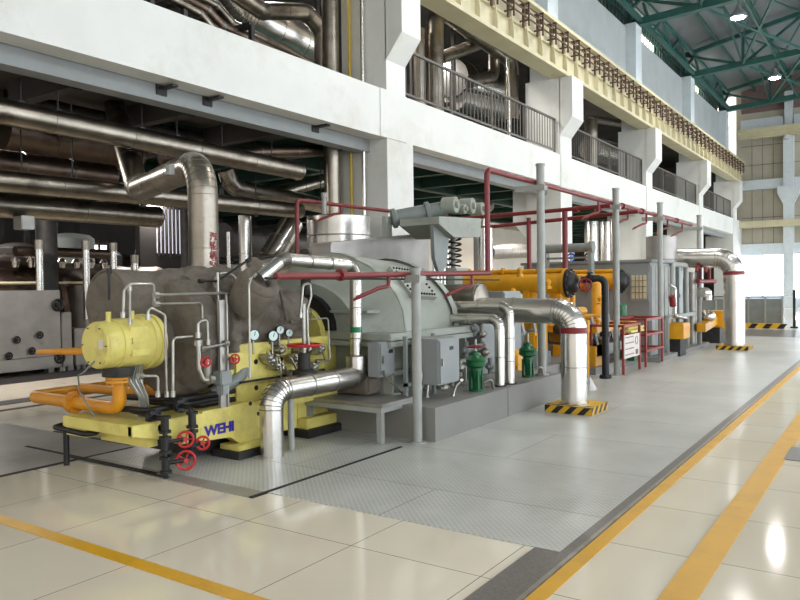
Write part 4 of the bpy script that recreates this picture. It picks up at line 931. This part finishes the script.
# black bent pipe with dark red wheel
t = thing('black_bent_pipe', 'black pipe bending from the cooler end down to the floor beside a grey post', 'pipe', (-4.1, 12.1, 0))
MB().tube([(-4.45, 12.0, 1.66), (-4.08, 12.12, 1.7), (-4.08, 12.12, 0)], .06, .12, 16).build('pipe', 'blk', t)
flange(MB(), (-4.3, 12.03, 1.7), (1, .1, .1), .1).build('flange', 'blk', t); flange(MB(), (-4.08, 12.12, .75), (0, 0, 1), .095, .02).build('flange', 'blk', t)
flange(MB(), (-4.08, 12.12, .03), (0, 0, 1), .1, .02).build('flange', 'blk', t)
wheel('hand_wheel', (-4.32, 11.85, 1.58), (.5, -1, .1), .1, 'band', t, .016)
t = thing('round_check_valve', 'dark red round valve low behind the red banded pipe', 'valve', (-4.3, 11.3, .4))
wheel('hand_wheel', (-4.35, 11.2, .85), (.5, -.9, 0), .15, 'band', t, .02); MB().cyl((-4.4, 11.3, .85), (-4.7, 11.6, .85), .1, n=16).build('valve_body', 'dark', t); MB().cyl((-4.55, 11.45, .15), (-4.55, 11.45, .85), .05, n=12).build('leg', 'dark', t)
t = thing('yellow_marker_post', 'thin yellow post with a clear foot standing right behind the banded pipe', 'post', (-3.5, 10.2, 0))
q = P(588, 390, z=0); MB().cyl((q.x, q.y, .1), (q.x, q.y, P(588, 320, x=q.x).z), .03, n=12).build('shaft', 'yel', t); MB().lathe((q.x, q.y, 0), (0, 0, 1), [(0, .13), (.03, .13), (.22, .03)], 16).build('foot', 'sheet', t)
# stacks of dark frames under coolers (pump skids)
for y0, y1, x1, w in ((9.95, 11.4, -4.75, 'grey pump bed frame behind the plinth end'), (12.6, 14.2, -4.4, 'dark low skid frame under the yellow coolers')):
    t = thing('pump_skid', w, 'machine base', (x1-.6, (y0+y1)/2, .3))
    MB().bbox(x1-1.4, x1, y0, y1, .3, .5, .01).build('bed', 'machd', t)
    MB().lathe((x1-.3, y0+.15, .72), (0, 1, 0), [(0, .12), (.05, .17), (.6, .17), (.65, .1), (.8, .05), (1.1, .05), (1.12, .14), (1.3, .14)], 18).build('pump_motor', 'machd', t)
    for k in range(3): MB().bar((x1-.05, y0+.2+k*.45, .5), (x1-.2, y0+.3+k*.45, 1.0), .04).build('strut', 'galv', t)
# red stands with the notice board
def redstand(y0, y1, z1, label, sh):
    t = thing('red_stand', label, 'stand', (-4.0, y0, 0), 'red angle steel stands'); x0, x1 = -4.5, -3.93
    for x in (x0, x1):
        for y in (y0, y1): MB().box(x-.02, x+.02, y-.02, y+.02, .02, z1).build('leg', 'redf', t)
    for z in sh:
        mb = MB()
        for x in (x0, x1): mb.box(x-.02, x+.02, y0, y1, z-.02, z+.02)
        for y in (y0, y1): mb.box(x0, x1, y-.02, y+.02, z-.02, z+.02)
        mb.build('shelf_rail', 'redf', t)
redstand(12.6, 13.55, .88, 'nearer red angle steel stand holding the white notice board', (.86,))
redstand(13.95, 15.1, .93, 'farther red angle steel stand with three open shelves', (.91, .62, .32))
t = thing('notice_board', 'white board with faint writing hung on the red stand', 'sign', (-3.9, 13.1, .5)); 
a, b = P(624, 350, x=-3.9), P(639, 350, x=-3.9)
MB().box(-3.905, -3.89, a.y, b.y, .3, .7).build('board', 'paper', t)
mb = MB(); rr = random.Random(2)
for r_ in range(4):
    y = a.y+.05
    while y < b.y-.35: w_ = .02+rr.random()*.03; mb.box(-3.89, -3.888, y, y+w_, .35+r_*.1, .37+r_*.1); y += w_+.02
mb.box(-3.89, -3.888, b.y-.24, b.y-.1, .33, .42); mb.build('writing_marks', 'ink', t)['kind'] = 'stuff'
MB().torus((-3.889, b.y-.18, .58), (1, 0, 0), .07, .006, 20, 6).build('emblem_ring', 'ink', t)
one('green_pump', 'small dark green pump on the lower shelf of the red stand', 'pump', MB().lathe((-4.4, 14.1, .24), (0, 1, 0), [(0, .06), (.03, .1), (.5, .1), (.55, .06)], 14).box(-4.42, -4.2, 14.15, 14.6, .105, .2), 'grn')
one('green_drum', 'small green drum above the red stand by the enclosure', 'drum', MB().lathe((-4.5, 14.3, .97), (0, 0, 1), [(0, .11), (.2, .11), (.24, .07)], 16), 'grn')
one('pipe_bundle', 'pile of pale tubes on the shelf of the red stand', 'pipes', MB().cyl((-4.35, 14.05, .67), (-4.3, 15.0, .67), .03).cyl((-4.25, 14.05, .66), (-4.22, 15.0, .66), .025).cyl((-4.3, 14.05, .72), (-4.26, 15.0, .73), .025), 'yelp')
# ================================================================ grey enclosure
en = thing('grey_enclosure', 'large grey steel enclosure with a small barred window behind the red stands', 'enclosure', (-5.2, 16.4, .1))
MB().bbox(-7.0, -4.2, 15.25, 17.3, .1, 2.02, .02).build('body', 'gray', en)
for x in (-6.0, -5.15): MB().box(x-.01, x+.01, 15.235, 15.25, .15, 2.0).build('door_seam', 'machd', en)
MB().bbox(-7.05, -4.15, 15.2, 17.35, 2.02, 2.08, .01).build('roof_edge', 'machd', en)
wx = P(639, 280, y=15.2).x
f = MB().bbox(wx-.2, wx+.2, 15.2, 15.25, 1.22, 1.82, .01).build('window_frame', 'gray', en)
MB().box(wx-.15, wx+.15, 15.19, 15.2, 1.28, 1.76).build('pane', 'crane', f)
mb = MB(); [mb.box(wx-.15+k*.075, wx-.14+k*.075, 15.18, 15.19, 1.28, 1.76) for k in range(1, 4)]; [mb.box(wx-.15, wx+.15, 15.18, 15.19, 1.28+k*.12, 1.29+k*.12) for k in range(1, 4)]; mb.build('bars', 'ink', f)
mb = MB(); 
for k in range(6): mb.bbox(-4.2, -4.18, 15.3+k*.33, 15.58+k*.33, .2, 1.95, .005)
mb.build('side_panels', 'galv', en)
for x in (-5.9, -5.5): one('lifting_ring', 'black lifting ring on the enclosure roof, %s' % ('left one' if x < -5.7 else 'right one'), 'ring', MB().torus((x, 15.3, 2.16), (0, 1, 0), .09, .016, 20, 8), 'blk')
one('actuator_tube', 'level grey cylinder on brackets over the cooler unit', 'actuator', MB().lathe((-6.1, 14.2, 2.32), (1, 0, 0), [(0, .13), (.06, .13), (.07, .09), (1.0, .09), (1.01, .12), (1.1, .12)], 20).bbox(-6.05, -5.97, 14.1, 14.3, .5, 2.4).bbox(-5.1, -5.02, 14.1, 14.3, .5, 2.4).bbox(-6.05, -5.05, 14.15, 14.25, 2.1, 2.14), 'machd')
one('wall_notice', 'small blue and violet notice fixed to the second column', 'notice', MB().box(P(569, 260, x=WX+.02).x-.015, WX+.03, P(570, 260, x=-8.3).y, P(573.6, 260, x=-8.3).y, P(571, 269, x=-8.3).z, P(571, 252, x=-8.3).z), 'stick')
# silver vessel and panels right of the enclosure
t = thing('square_clad_stack', 'tall ribbed clad stack rising behind the enclosure', 'stack', (-5.2, 18, 2))
MB().lathe((-4.72, 18.1, .1), (0, 0, 1), [(0, .36), (2.6, .36), (2.61, .33)], 12).build('shell', 'sheet', t); MB().ring(V(-4.72, 18.1, 2.15), V(0, 0, 1), .37, .01, .03, 20).build('seam_band', 'clad', t)
cabinet('dark_panel', 'slim dark grey panel between the enclosure and the last grey post', -4.6, -4.15, 17.35, 17.75, .6, 2.0, None, 'machd')
t = thing('bent_vent_pipe', 'slim grey inverted U pipe in front of the clad stack', 'pipe', (-4.2, 17.6, .2)); a = P(672, 262, x=-4.15); b = P(686, 262, x=-4.15)
MB().tube([(-4.15, a.y, 1.2), (-4.15, a.y, 2.0), (-4.15, b.y, 2.0), (-4.15, b.y, .3)], .06, .12, 14).build('pipe', 'galv', t)
t = thing('white_drain_pipe', 'small bright S bent pipe on the side of the dark panel', 'pipe', (-3.95, 17.6, 1)); MB().tube([P(670, 285, x=-4.05), P(675, 288, x=-4.0), P(675, 316, x=-4.0), P(686, 318, x=-4.0)], .035, .08, 12).build('pipe', 'clad', t)
MB().cyl(P(672, 296, x=-4.0), P(673, 306, x=-4.0), .07, n=12).build('red_valve', 'band', t)
one('service_frame', 'grey steel frame low in front of the clad stack', 'frame', MB().bar((-4.1, 16.2, .85), (-4.1, 18.8, .85), .08).bar((-4.1, 16.2, 0), (-4.1, 16.2, .85), .06).bar((-4.1, 18.0, 0), (-4.1, 18.0, .85), .06).bar((-5.2, 17.2, .35), (-4.1, 17.2, .35), .08), 'galv')
MBc = MB().bbox(-4.3, -3.8, 16.45, 16.95, .36, .68, .01); q = P(686, 338, x=-3.85)
t = thing('yellow_box', 'golden yellow square duct box near the last grey post', 'box', (-4.0, q.y, .3)); MB().bbox(-4.35, -3.82, q.y-.35, q.y+.25, .38, .72, .01).build('box_body', 'yel', t); MB().box(-4.3, -3.9, q.y-.3, q.y+.2, 0, .38).build('stand', 'dark', t)
t = thing('yellow_channel', 'pale yellow trough ending in a yellow box at the last bent pipe', 'trough', (-4.0, 19, .4)); MB().bar((-3.95, 18.7, .5), (-4.0, 20.4, .6), .2).build('trough', 'yel', t); MB().bbox(-4.4, -3.75, 20.4, 21.0, .42, .85, .01).build('end_box', 'yel', t); MB().box(-4.35, -3.85, 20.4, 20.9, .0, .42).build('stand', 'dark', t)
for k, (y, z1, r, mm) in enumerate(((18.15, 1.7, .05, 'galv'), (18.9, 1.85, .12, 'sheet'), (19.4, 1.3, .04, 'blk'))):
    one('upright_pipe', ['slim grey pipe left of the last grey post', 'stout pale vessel pipe right of the last grey post', 'thin black upright before the last bent pipe'][k], 'pipe', MB().cyl((-4.2, y, 0), (-4.2, y, z1), r, n=14), mm)
t = thing('red_branch_pipe', 'short dark red pipe with two hooked nozzles before the last bent pipe', 'pipe', (-4, 19.5, 1.6)); MB().cyl((-4.0, 18.6, 1.62), (-4.0, 20.6, 1.62), .05, n=12).build('pipe', 'band', t)
for y in (18.9, 19.9): MB().tube([(-4.0, y, 1.62), (-4.0, y, 1.95), (-4.0, y-.35, 1.98), (-4.0, y-.45, 1.85)], .035, .06, 10).build('spray_nozzle', 'band', t)
one('silver_elbow_piece', 'small bright elbow low beside the last grey post', 'pipe', MB().tube([(-4.0, 18.9, 1.35), (-4.0, 19.6, 1.35), (-4.0, 19.6, 1.15)], .12, .1, 16), 'clad')
one('silver_valve_body', 'small bright round valve left of the last bent pipe near knee height', 'valve', MB().lathe((-3.95, 19.3, .75), (0, 1, 0), [(0, .05), (.1, .16), (.3, .16), (.4, .05)], 16), 'clad')
hazard_base(-3.58, -2.88, 18.5, 19.2, .1, 'low striped curb under the last bent pipe at the end of the row')
t = thing('big_clad_pipe', 'big bright pipe arching over to the farther striped curb with a red band', 'pipe', (-3.24, 18.85, .1))
MB().tube([(-3.24, 18.85, .1), (-3.24, 18.85, 2.17), (-4.9, 18.75, 2.2)], .235, .4, 28, 8, rings=1.6, lip=.008).build('cladding', 'clad', t)
zr = P(731, 273, x=-3.24).z; MB().cyl((-3.24, 18.85, zr-.045), (-3.24, 18.85, zr+.045), .242, n=28).build('red_band', 'band', t)['label'] = 'dark red band'
# stair opening with railing far behind
t = thing('stairwell_railing', 'grey railing around a floor opening far down the hall', 'railing', (-4, 28, 0))
MB().box(-6.5, -3.3, 28, 28.05, 1.05, 1.1).box(-3.35, -3.3, 28, 31, 1.05, 1.1).build('handrail', 'rail', t)
MB().box(-6.5, -3.3, 28.02, 28.04, .12, 1.0).build('mesh_panel', 'machd', t)
for k in range(7): MB().box(-6.5+k*.53, -6.44+k*.53, 27.97, 28.03, 0, 1.08).build('post', 'galv', t)
one('railing_post', 'dark free standing post right of the stairwell railing', 'post', MB().box(-2.98, -2.9, 28, 28.08, 0, 1.3).box(-3.05, -2.83, 27.95, 28.15, 0, .06), 'dark')
t = thing('hazard_curb', 'long striped curb at the foot of the stairwell railing', 'curb', (-4.5, 27.6, 0), 'hazard striped pipe curbs')
MB().box(-6.5, -3.2, 27.5, 27.9, 0, .17).build('curb', 'haz', t); mb = MB()
for k in range(8): x = -6.5+k*.44; mb.prism([(x, .001), (x+.2, .001), (x+.34, .17), (x+.14, .17)], 'y', 27.49, 27.5)
mb.build('black_stripes', 'blk', t)['kind'] = 'stuff'
S('floor_mat', -6.5, -2.2, 23.5, 26.8, 0, .012, 'gran')
# ================================================================ LEFT BACKGROUND, lower storey
def run(label, name, pix, x, r, m='clad2', rings=1.2, bend=None, cap=None, cat='pipe', n=20, ext=None, group=None, hang=True):
    xs_ = x if isinstance(x, (list, tuple)) else [x]*len(pix)
    pts = [P(a, b, x=q) for (a, b), q in zip(pix, xs_)]
    if ext: d = (pts[0]-pts[1]).normalized(); pts[0] = pts[0]+d*ext
    if len(pix) == 2 and pix[0][0] == pix[1][0]:
        k = 0 if pts[0].z < pts[1].z else 1; pts[k].z = 5.0 if name[0] == 'u' else 0; pts[1-k].x, pts[1-k].y = pts[k].x, pts[k].y
    t = thing(name, label, cat, pts[-1], group)
    MB().tube(pts, r, bend or r*1.7, n, 7, rings=rings, lip=.006).build('cladding', m, t)
    if cap:
        d = (pts[-1]-pts[-2]).normalized(); MB().lathe(pts[-1]-d*.02, d, [(0, r*1.04), (.05, r*1.04), (.1, r*.8), (.13, .02)], n).build('end_cap', m, t)
    return t
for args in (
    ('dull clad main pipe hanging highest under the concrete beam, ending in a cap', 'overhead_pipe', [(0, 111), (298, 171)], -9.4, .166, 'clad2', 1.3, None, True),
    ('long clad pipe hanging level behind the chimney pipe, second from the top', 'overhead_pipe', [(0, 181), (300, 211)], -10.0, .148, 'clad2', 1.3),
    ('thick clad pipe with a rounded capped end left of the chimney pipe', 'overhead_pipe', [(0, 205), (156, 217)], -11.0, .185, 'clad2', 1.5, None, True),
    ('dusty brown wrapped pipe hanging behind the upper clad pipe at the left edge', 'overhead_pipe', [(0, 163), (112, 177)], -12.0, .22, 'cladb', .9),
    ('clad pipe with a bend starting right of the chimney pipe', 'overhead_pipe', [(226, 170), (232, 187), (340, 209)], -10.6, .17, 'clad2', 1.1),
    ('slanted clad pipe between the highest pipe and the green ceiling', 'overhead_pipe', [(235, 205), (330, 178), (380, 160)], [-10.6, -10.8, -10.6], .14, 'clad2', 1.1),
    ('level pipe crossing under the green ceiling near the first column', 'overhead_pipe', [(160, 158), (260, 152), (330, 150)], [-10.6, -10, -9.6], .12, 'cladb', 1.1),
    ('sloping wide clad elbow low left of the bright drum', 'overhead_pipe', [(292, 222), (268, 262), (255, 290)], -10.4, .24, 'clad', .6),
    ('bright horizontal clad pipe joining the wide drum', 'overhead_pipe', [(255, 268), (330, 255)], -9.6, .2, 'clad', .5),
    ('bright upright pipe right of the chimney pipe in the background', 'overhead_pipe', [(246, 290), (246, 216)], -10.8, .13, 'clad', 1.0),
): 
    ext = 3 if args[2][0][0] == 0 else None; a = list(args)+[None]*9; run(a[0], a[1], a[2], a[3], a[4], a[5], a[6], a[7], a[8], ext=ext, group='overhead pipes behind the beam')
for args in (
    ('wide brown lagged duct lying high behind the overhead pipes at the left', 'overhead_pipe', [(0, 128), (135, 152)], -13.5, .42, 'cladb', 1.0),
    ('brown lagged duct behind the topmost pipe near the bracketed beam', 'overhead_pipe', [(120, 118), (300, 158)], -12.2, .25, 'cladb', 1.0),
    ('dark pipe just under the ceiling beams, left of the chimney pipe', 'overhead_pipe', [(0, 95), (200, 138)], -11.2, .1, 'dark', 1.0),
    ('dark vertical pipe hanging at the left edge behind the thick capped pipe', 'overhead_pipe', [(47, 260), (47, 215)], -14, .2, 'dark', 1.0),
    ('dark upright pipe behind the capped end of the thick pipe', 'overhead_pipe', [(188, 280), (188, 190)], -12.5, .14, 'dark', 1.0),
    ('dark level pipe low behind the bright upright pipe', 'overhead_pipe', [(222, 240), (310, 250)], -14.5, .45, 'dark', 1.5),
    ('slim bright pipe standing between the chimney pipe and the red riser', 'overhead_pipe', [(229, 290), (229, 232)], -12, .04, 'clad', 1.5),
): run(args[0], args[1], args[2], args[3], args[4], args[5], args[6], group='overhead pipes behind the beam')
# hanger rods
k = 0
for px, py, x in ((21, 110, -9.4), (58, 118, -9.4), (142, 135, -9.4), (177, 142, -9.4), (222, 152, -9.4), (272, 162, -9.4), (22, 190, -10), (73, 195, -10), (143, 205, -10), (256, 215, -10), (222, 195, -10.6), (321, 205, -10.6)):
    q = P(px, py, x=x); t = one('hanger_rod', 'thin steel hanger rod holding an overhead pipe under the beam', 'hanger rod', MB().cyl(q, (q.x, q.y, 4.35), .012, n=6).bbox(q.x-.03, q.x+.03, q.y-.04, q.y+.04, q.z-.03, q.z+.12, .005), 'dark', 'hanger rods under the concrete beam')
for px, py in ((161, 90), (207, 101), (315, 128)):
    q = P(px, py, x=WX-.42); one('beam_bracket', ['small steel bracket on the beam face, leftmost of three', 'small steel bracket on the beam face, middle of three', 'small steel bracket on the beam face, rightmost of three'][(px > 200)+(px > 300)], 'bracket', MB().box(WX-.42, WX-.1, q.y-.05, q.y+.05, q.z, q.z+.03).box(WX-.42, WX-.4, q.y-.09, q.y+.09, q.z-.08, q.z+.08), 'dark')
for px, py, w in ((24, 223, 'left hanging counterweight box under the thick pipe'),): 
    q = P(px, py, x=-10.8); one('hanging_weight', w, 'weight', MB().bbox(q.x-.12, q.x+.12, q.y-.1, q.y+.1, q.z-.1, q.z+.1, .01), 'sheet')
# big turbine casing and its skirt boxes
t = thing('main_turbine_casing', 'huge brown cloth lagged casing lying behind the steel skirt boxes', 'turbine', (-15.6, 10, 0))
mb = MB().lathe((-15.6, 3, 1.0), (0, 1, 0), [(0, 1.3), (5.5, 1.35), (6.0, 1.2), (9.0, 1.15), (9.2, 1.0), (13, .95)], 32)
rough(mb, .08, 1.5, 6, m='cladb', name='casing', parent=t, vox=.12)
MB().lathe((-15.6, 8.6, 1.0), (0, 1, 0), [(0, 1.45), (.12, 1.45)], 32).build('joint_flange', 'cladb', t)
MB().cyl((-14.35, 3, 1.75), (-14.35, 13, 1.75), .03, n=6).build('edge_rail', 'crane', t)
for k, (p0, p1, top, w) in enumerate(((-20, 62, 290, 'largest plain sheet steel skirt box at the left edge'), (62, 73, 312, 'narrow sheet steel skirt box, lower than its left neighbour'), (75, 90, 328, 'small sheet steel skirt box, lowest of the row'), (86, 112, 285, 'sheet steel skirt box half hidden by the jacketed drum'))):
    x = -13.5 if k < 3 else -13.9; a, b = P(p0, 340, x=x), P(p1, 340, x=x); zt = P(p1, top, x=x).z
    t = thing('skirt_box', w, 'casing panel', (x-.4, (a.y+b.y)/2, .1)); MB().bbox(x-.9, x, a.y, b.y-.02, .34, zt, .01).build('upper_panel', 'sheet', t); MB().bbox(x-.85, x+.03, a.y, b.y-.02, .1, .33, .01).build('lower_panel', 'sheet', t)
    for y in (a.y+.2, b.y-.2): MB().box(x-.2, x-.05, y-.06, y+.06, 0, .1).build('foot', 'sheet', t)
for px, py, r, w in ((58, 305, .1, 'dark knob wheel at the top right of the largest skirt box'), (60, 358, .09, 'dark knob wheel at the lower right of the largest skirt box'), (17, 340, .06, 'small dark knob left on the largest skirt box'), (40, 335, .06, 'small dark knob in the middle of the largest skirt box'), (9, 356, .06, 'small dark knob lowest left on the largest skirt box'), (32, 351, .06, 'small dark knob low in the middle of the largest skirt box')):
    q = P(px, py, x=-13.46); t = thing('knob_wheel', w, 'knob', q, 'dark knobs on the skirt box'); wheel('hand_wheel', q, (1, 0, 0), r, 'blk', t, r*.25); MB().cyl(q-V(.05, 0, 0), q, r*.5, n=10).build('hub', 'dark', t)
for px, y0, y1, w in ((40, 240, 292, 'bright capped steam pipe standing on the left skirt box'), (87, 241, 304, 'bright capped steam pipe beside the jacketed drum, second from the left'), (114, 243, 285, 'bright capped steam pipe above the jacketed drum'), (135, 255, 285, 'short bright domed pipe left of the chimney pipe'), (163, 280, 300, 'bright stub low beside the chimney pipe')):
    a = P(px, y1, x=-13.6); zt = P(px, y0, x=-13.6).z; t = thing('vent_pipe', w, 'pipe', a, 'bright upright vent pipes')
    r = .07 if px != 135 else .075
    MB().cyl((a.x, a.y, min(a.z, 1.0)), (a.x, a.y, zt), r, n=16).build('pipe', 'clad', t); MB().cyl((a.x, a.y, zt-.18), (a.x, a.y, zt), r*1.18, n=16).build('cap', 'clad2', t)
t = thing('valve_row_pipe', 'brown level header pipe above the huge casing', 'pipe', P(60, 252, x=-14.5)); a, b = P(15, 251, x=-14.4), P(110, 254, x=-14.4); MB().cyl(a, b, .1, n=16).build('pipe', 'cladb', t)
for k in range(7): q = a+(b-a)*(k/6.5)-V(0, 0, .22); MB().lathe(q-V(0, 0, .1), (0, 0, 1), [(0, .06), (.12, .09), (.2, .04)], 12).build('bright_stud', 'clad', t)
# dark equipment racks deep in the room
rr = random.Random(11)
desc = ('dark steel rack deep in the lower room, %s')
where = ('far left edge', 'left of the capped thick pipe', 'under the capped thick pipe', 'left of the chimney pipe', 'behind the chimney pipe', 'right of the chimney pipe', 'left of the bright drum', 'behind the bright drum')
for k in range(8):
    y0 = 5.5+k*2.3; t = thing('equipment_rack', desc % where[k], 'rack', (-19, y0, 0)); h = 2.6+rr.random()*1.2; mb = MB()
    for j in range(4): mb.box(-19.6+(j % 2)*1.2, -19.5+(j % 2)*1.2, y0+(j//2)*1.4, y0+.1+(j//2)*1.4, 0, h)
    for z in (.9, 1.8, 2.5): mb.box(-19.6, -18.3, y0, y0+1.5, z, z+.08)
    mb.build('rack_frame', 'dark', t)
    for j in range(4):
        yy_ = y0+.1+j*.32; z = (.98, 1.88)[j % 2]; MB().bbox(-19.2, -18.5, yy_, yy_+.28, z, z+.3+rr.random()*.4, .02).build('rack_box', ('machd', 'back', 'sheet')[rr.randrange(3)], t)
for k, (px, r, h) in enumerate(((18, .5, 2.6), (70, .6, 2.9), (105, .45, 2.5), (150, .4, 2.7))):
    q = P(px, 260, x=-17.6); one('storage_tank', 'dark upright tank deep in the lower room, %s' % ('at the left edge', 'behind the second vent pipe', 'behind the third vent pipe', 'behind the domed pipe')[k], 'tank', MB().lathe((q.x, q.y, 0), (0, 0, 1), [(0, r), (h, r), (h+.1, r*.8), (h+.15, r*.3)], 18), ('dark', 'machd', 'dark', 'cladb')[k])
one('pale_partition', 'pale low partition wall behind the chimney pipe in the lower room', 'partition', MB().box(-16.5, -16.4, 13.5, 19.5, .8, 2.3), 'beigewall')
# lower storey, between first and second column and beyond
for args in (
    ('second level clad pipe right of the first column', [(425, 215), (530, 228)], -11.5, .16, 'clad2', 1.1),
    ('pale lit cylinder behind the yellow cooler', [(488, 252), (530, 250)], -13, .3, 'sheet', .9),
    ('upright clad pipe behind the tall red pipe', [(484, 290), (484, 215)], -10, .14, 'clad', 1.0),
    ('upright clad pipe left of the second column', [(539, 285), (539, 215)], -9.6, .14, 'clad', 1.0),
    ('fat upright clad pipe between the second and third columns, left one', [(592, 265), (592, 222)], -10.5, .3, 'clad', .8),
    ('fat upright clad pipe between the second and third columns, right one', [(606, 262), (606, 222)], -10, .27, 'clad', .8),
    ('level clad pipe behind the third post', [(608, 245), (650, 252)], -11.5, .3, 'clad2', .9),
    ('thin bright upright pipe right of the fat clad pipes', [(613, 275), (613, 215)], -9.4, .09, 'clad', .9),
    ('slanting clad branch above the grey servo shelf', [(488, 205), (470, 222), (455, 225)], -10, .2, 'clad2', .7),
): run(args[0], 'lower_hall_pipe', args[1], args[2], args[3], args[4], args[5], group='pipes between the columns')
# ================================================================ UPPER STOREY
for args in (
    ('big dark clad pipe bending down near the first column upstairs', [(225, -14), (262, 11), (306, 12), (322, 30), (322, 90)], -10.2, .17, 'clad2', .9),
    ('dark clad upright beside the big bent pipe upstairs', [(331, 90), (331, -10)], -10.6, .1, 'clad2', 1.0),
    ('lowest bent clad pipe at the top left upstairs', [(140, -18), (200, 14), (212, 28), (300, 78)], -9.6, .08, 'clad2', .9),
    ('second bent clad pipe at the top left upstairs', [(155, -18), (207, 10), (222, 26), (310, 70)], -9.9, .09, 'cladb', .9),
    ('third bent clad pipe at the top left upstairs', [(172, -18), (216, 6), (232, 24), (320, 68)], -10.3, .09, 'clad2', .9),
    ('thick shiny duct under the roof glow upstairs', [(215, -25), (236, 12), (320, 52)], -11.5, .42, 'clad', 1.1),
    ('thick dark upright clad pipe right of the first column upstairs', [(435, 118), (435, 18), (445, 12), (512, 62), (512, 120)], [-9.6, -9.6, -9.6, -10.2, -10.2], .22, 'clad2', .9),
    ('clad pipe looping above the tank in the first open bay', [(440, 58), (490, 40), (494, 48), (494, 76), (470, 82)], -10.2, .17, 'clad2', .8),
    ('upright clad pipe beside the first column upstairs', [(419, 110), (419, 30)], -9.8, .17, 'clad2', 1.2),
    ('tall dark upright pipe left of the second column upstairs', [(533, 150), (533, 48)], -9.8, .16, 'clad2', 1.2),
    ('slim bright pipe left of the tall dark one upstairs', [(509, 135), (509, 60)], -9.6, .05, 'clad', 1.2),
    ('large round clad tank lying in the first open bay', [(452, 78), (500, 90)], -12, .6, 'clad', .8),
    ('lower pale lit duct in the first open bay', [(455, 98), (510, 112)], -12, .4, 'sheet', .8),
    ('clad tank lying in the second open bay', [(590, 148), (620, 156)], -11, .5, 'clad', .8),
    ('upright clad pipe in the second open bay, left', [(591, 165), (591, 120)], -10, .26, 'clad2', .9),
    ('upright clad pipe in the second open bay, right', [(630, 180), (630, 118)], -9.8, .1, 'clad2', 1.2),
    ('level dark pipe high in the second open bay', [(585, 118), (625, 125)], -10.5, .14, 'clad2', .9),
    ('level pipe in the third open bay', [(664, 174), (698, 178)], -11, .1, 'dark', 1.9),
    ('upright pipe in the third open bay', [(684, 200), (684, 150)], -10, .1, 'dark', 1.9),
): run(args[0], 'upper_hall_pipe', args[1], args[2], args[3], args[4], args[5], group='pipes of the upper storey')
for k, y in enumerate((6.0, 8.0, 9.5, 14.6, 16.6, 19)):
    one('pipe_support_frame', 'steel support frame on the upper floor, %s' % ('leftmost', 'second from the left', 'just left of the first column', 'right of the first column', 'middle of the first open bay', 'left of the second column')[k], 'frame', MB().bar((-10.9, y, 5.0), (-10.9, y, 9.2), .1).bar((-12.4, y, 5.0), (-12.4, y, 9.2), .1).bar((-12.4, y, 6.3), (-9.6, y, 6.3), .1).bar((-9.6, y, 5.0), (-9.6, y, 6.3), .08), 'dark')
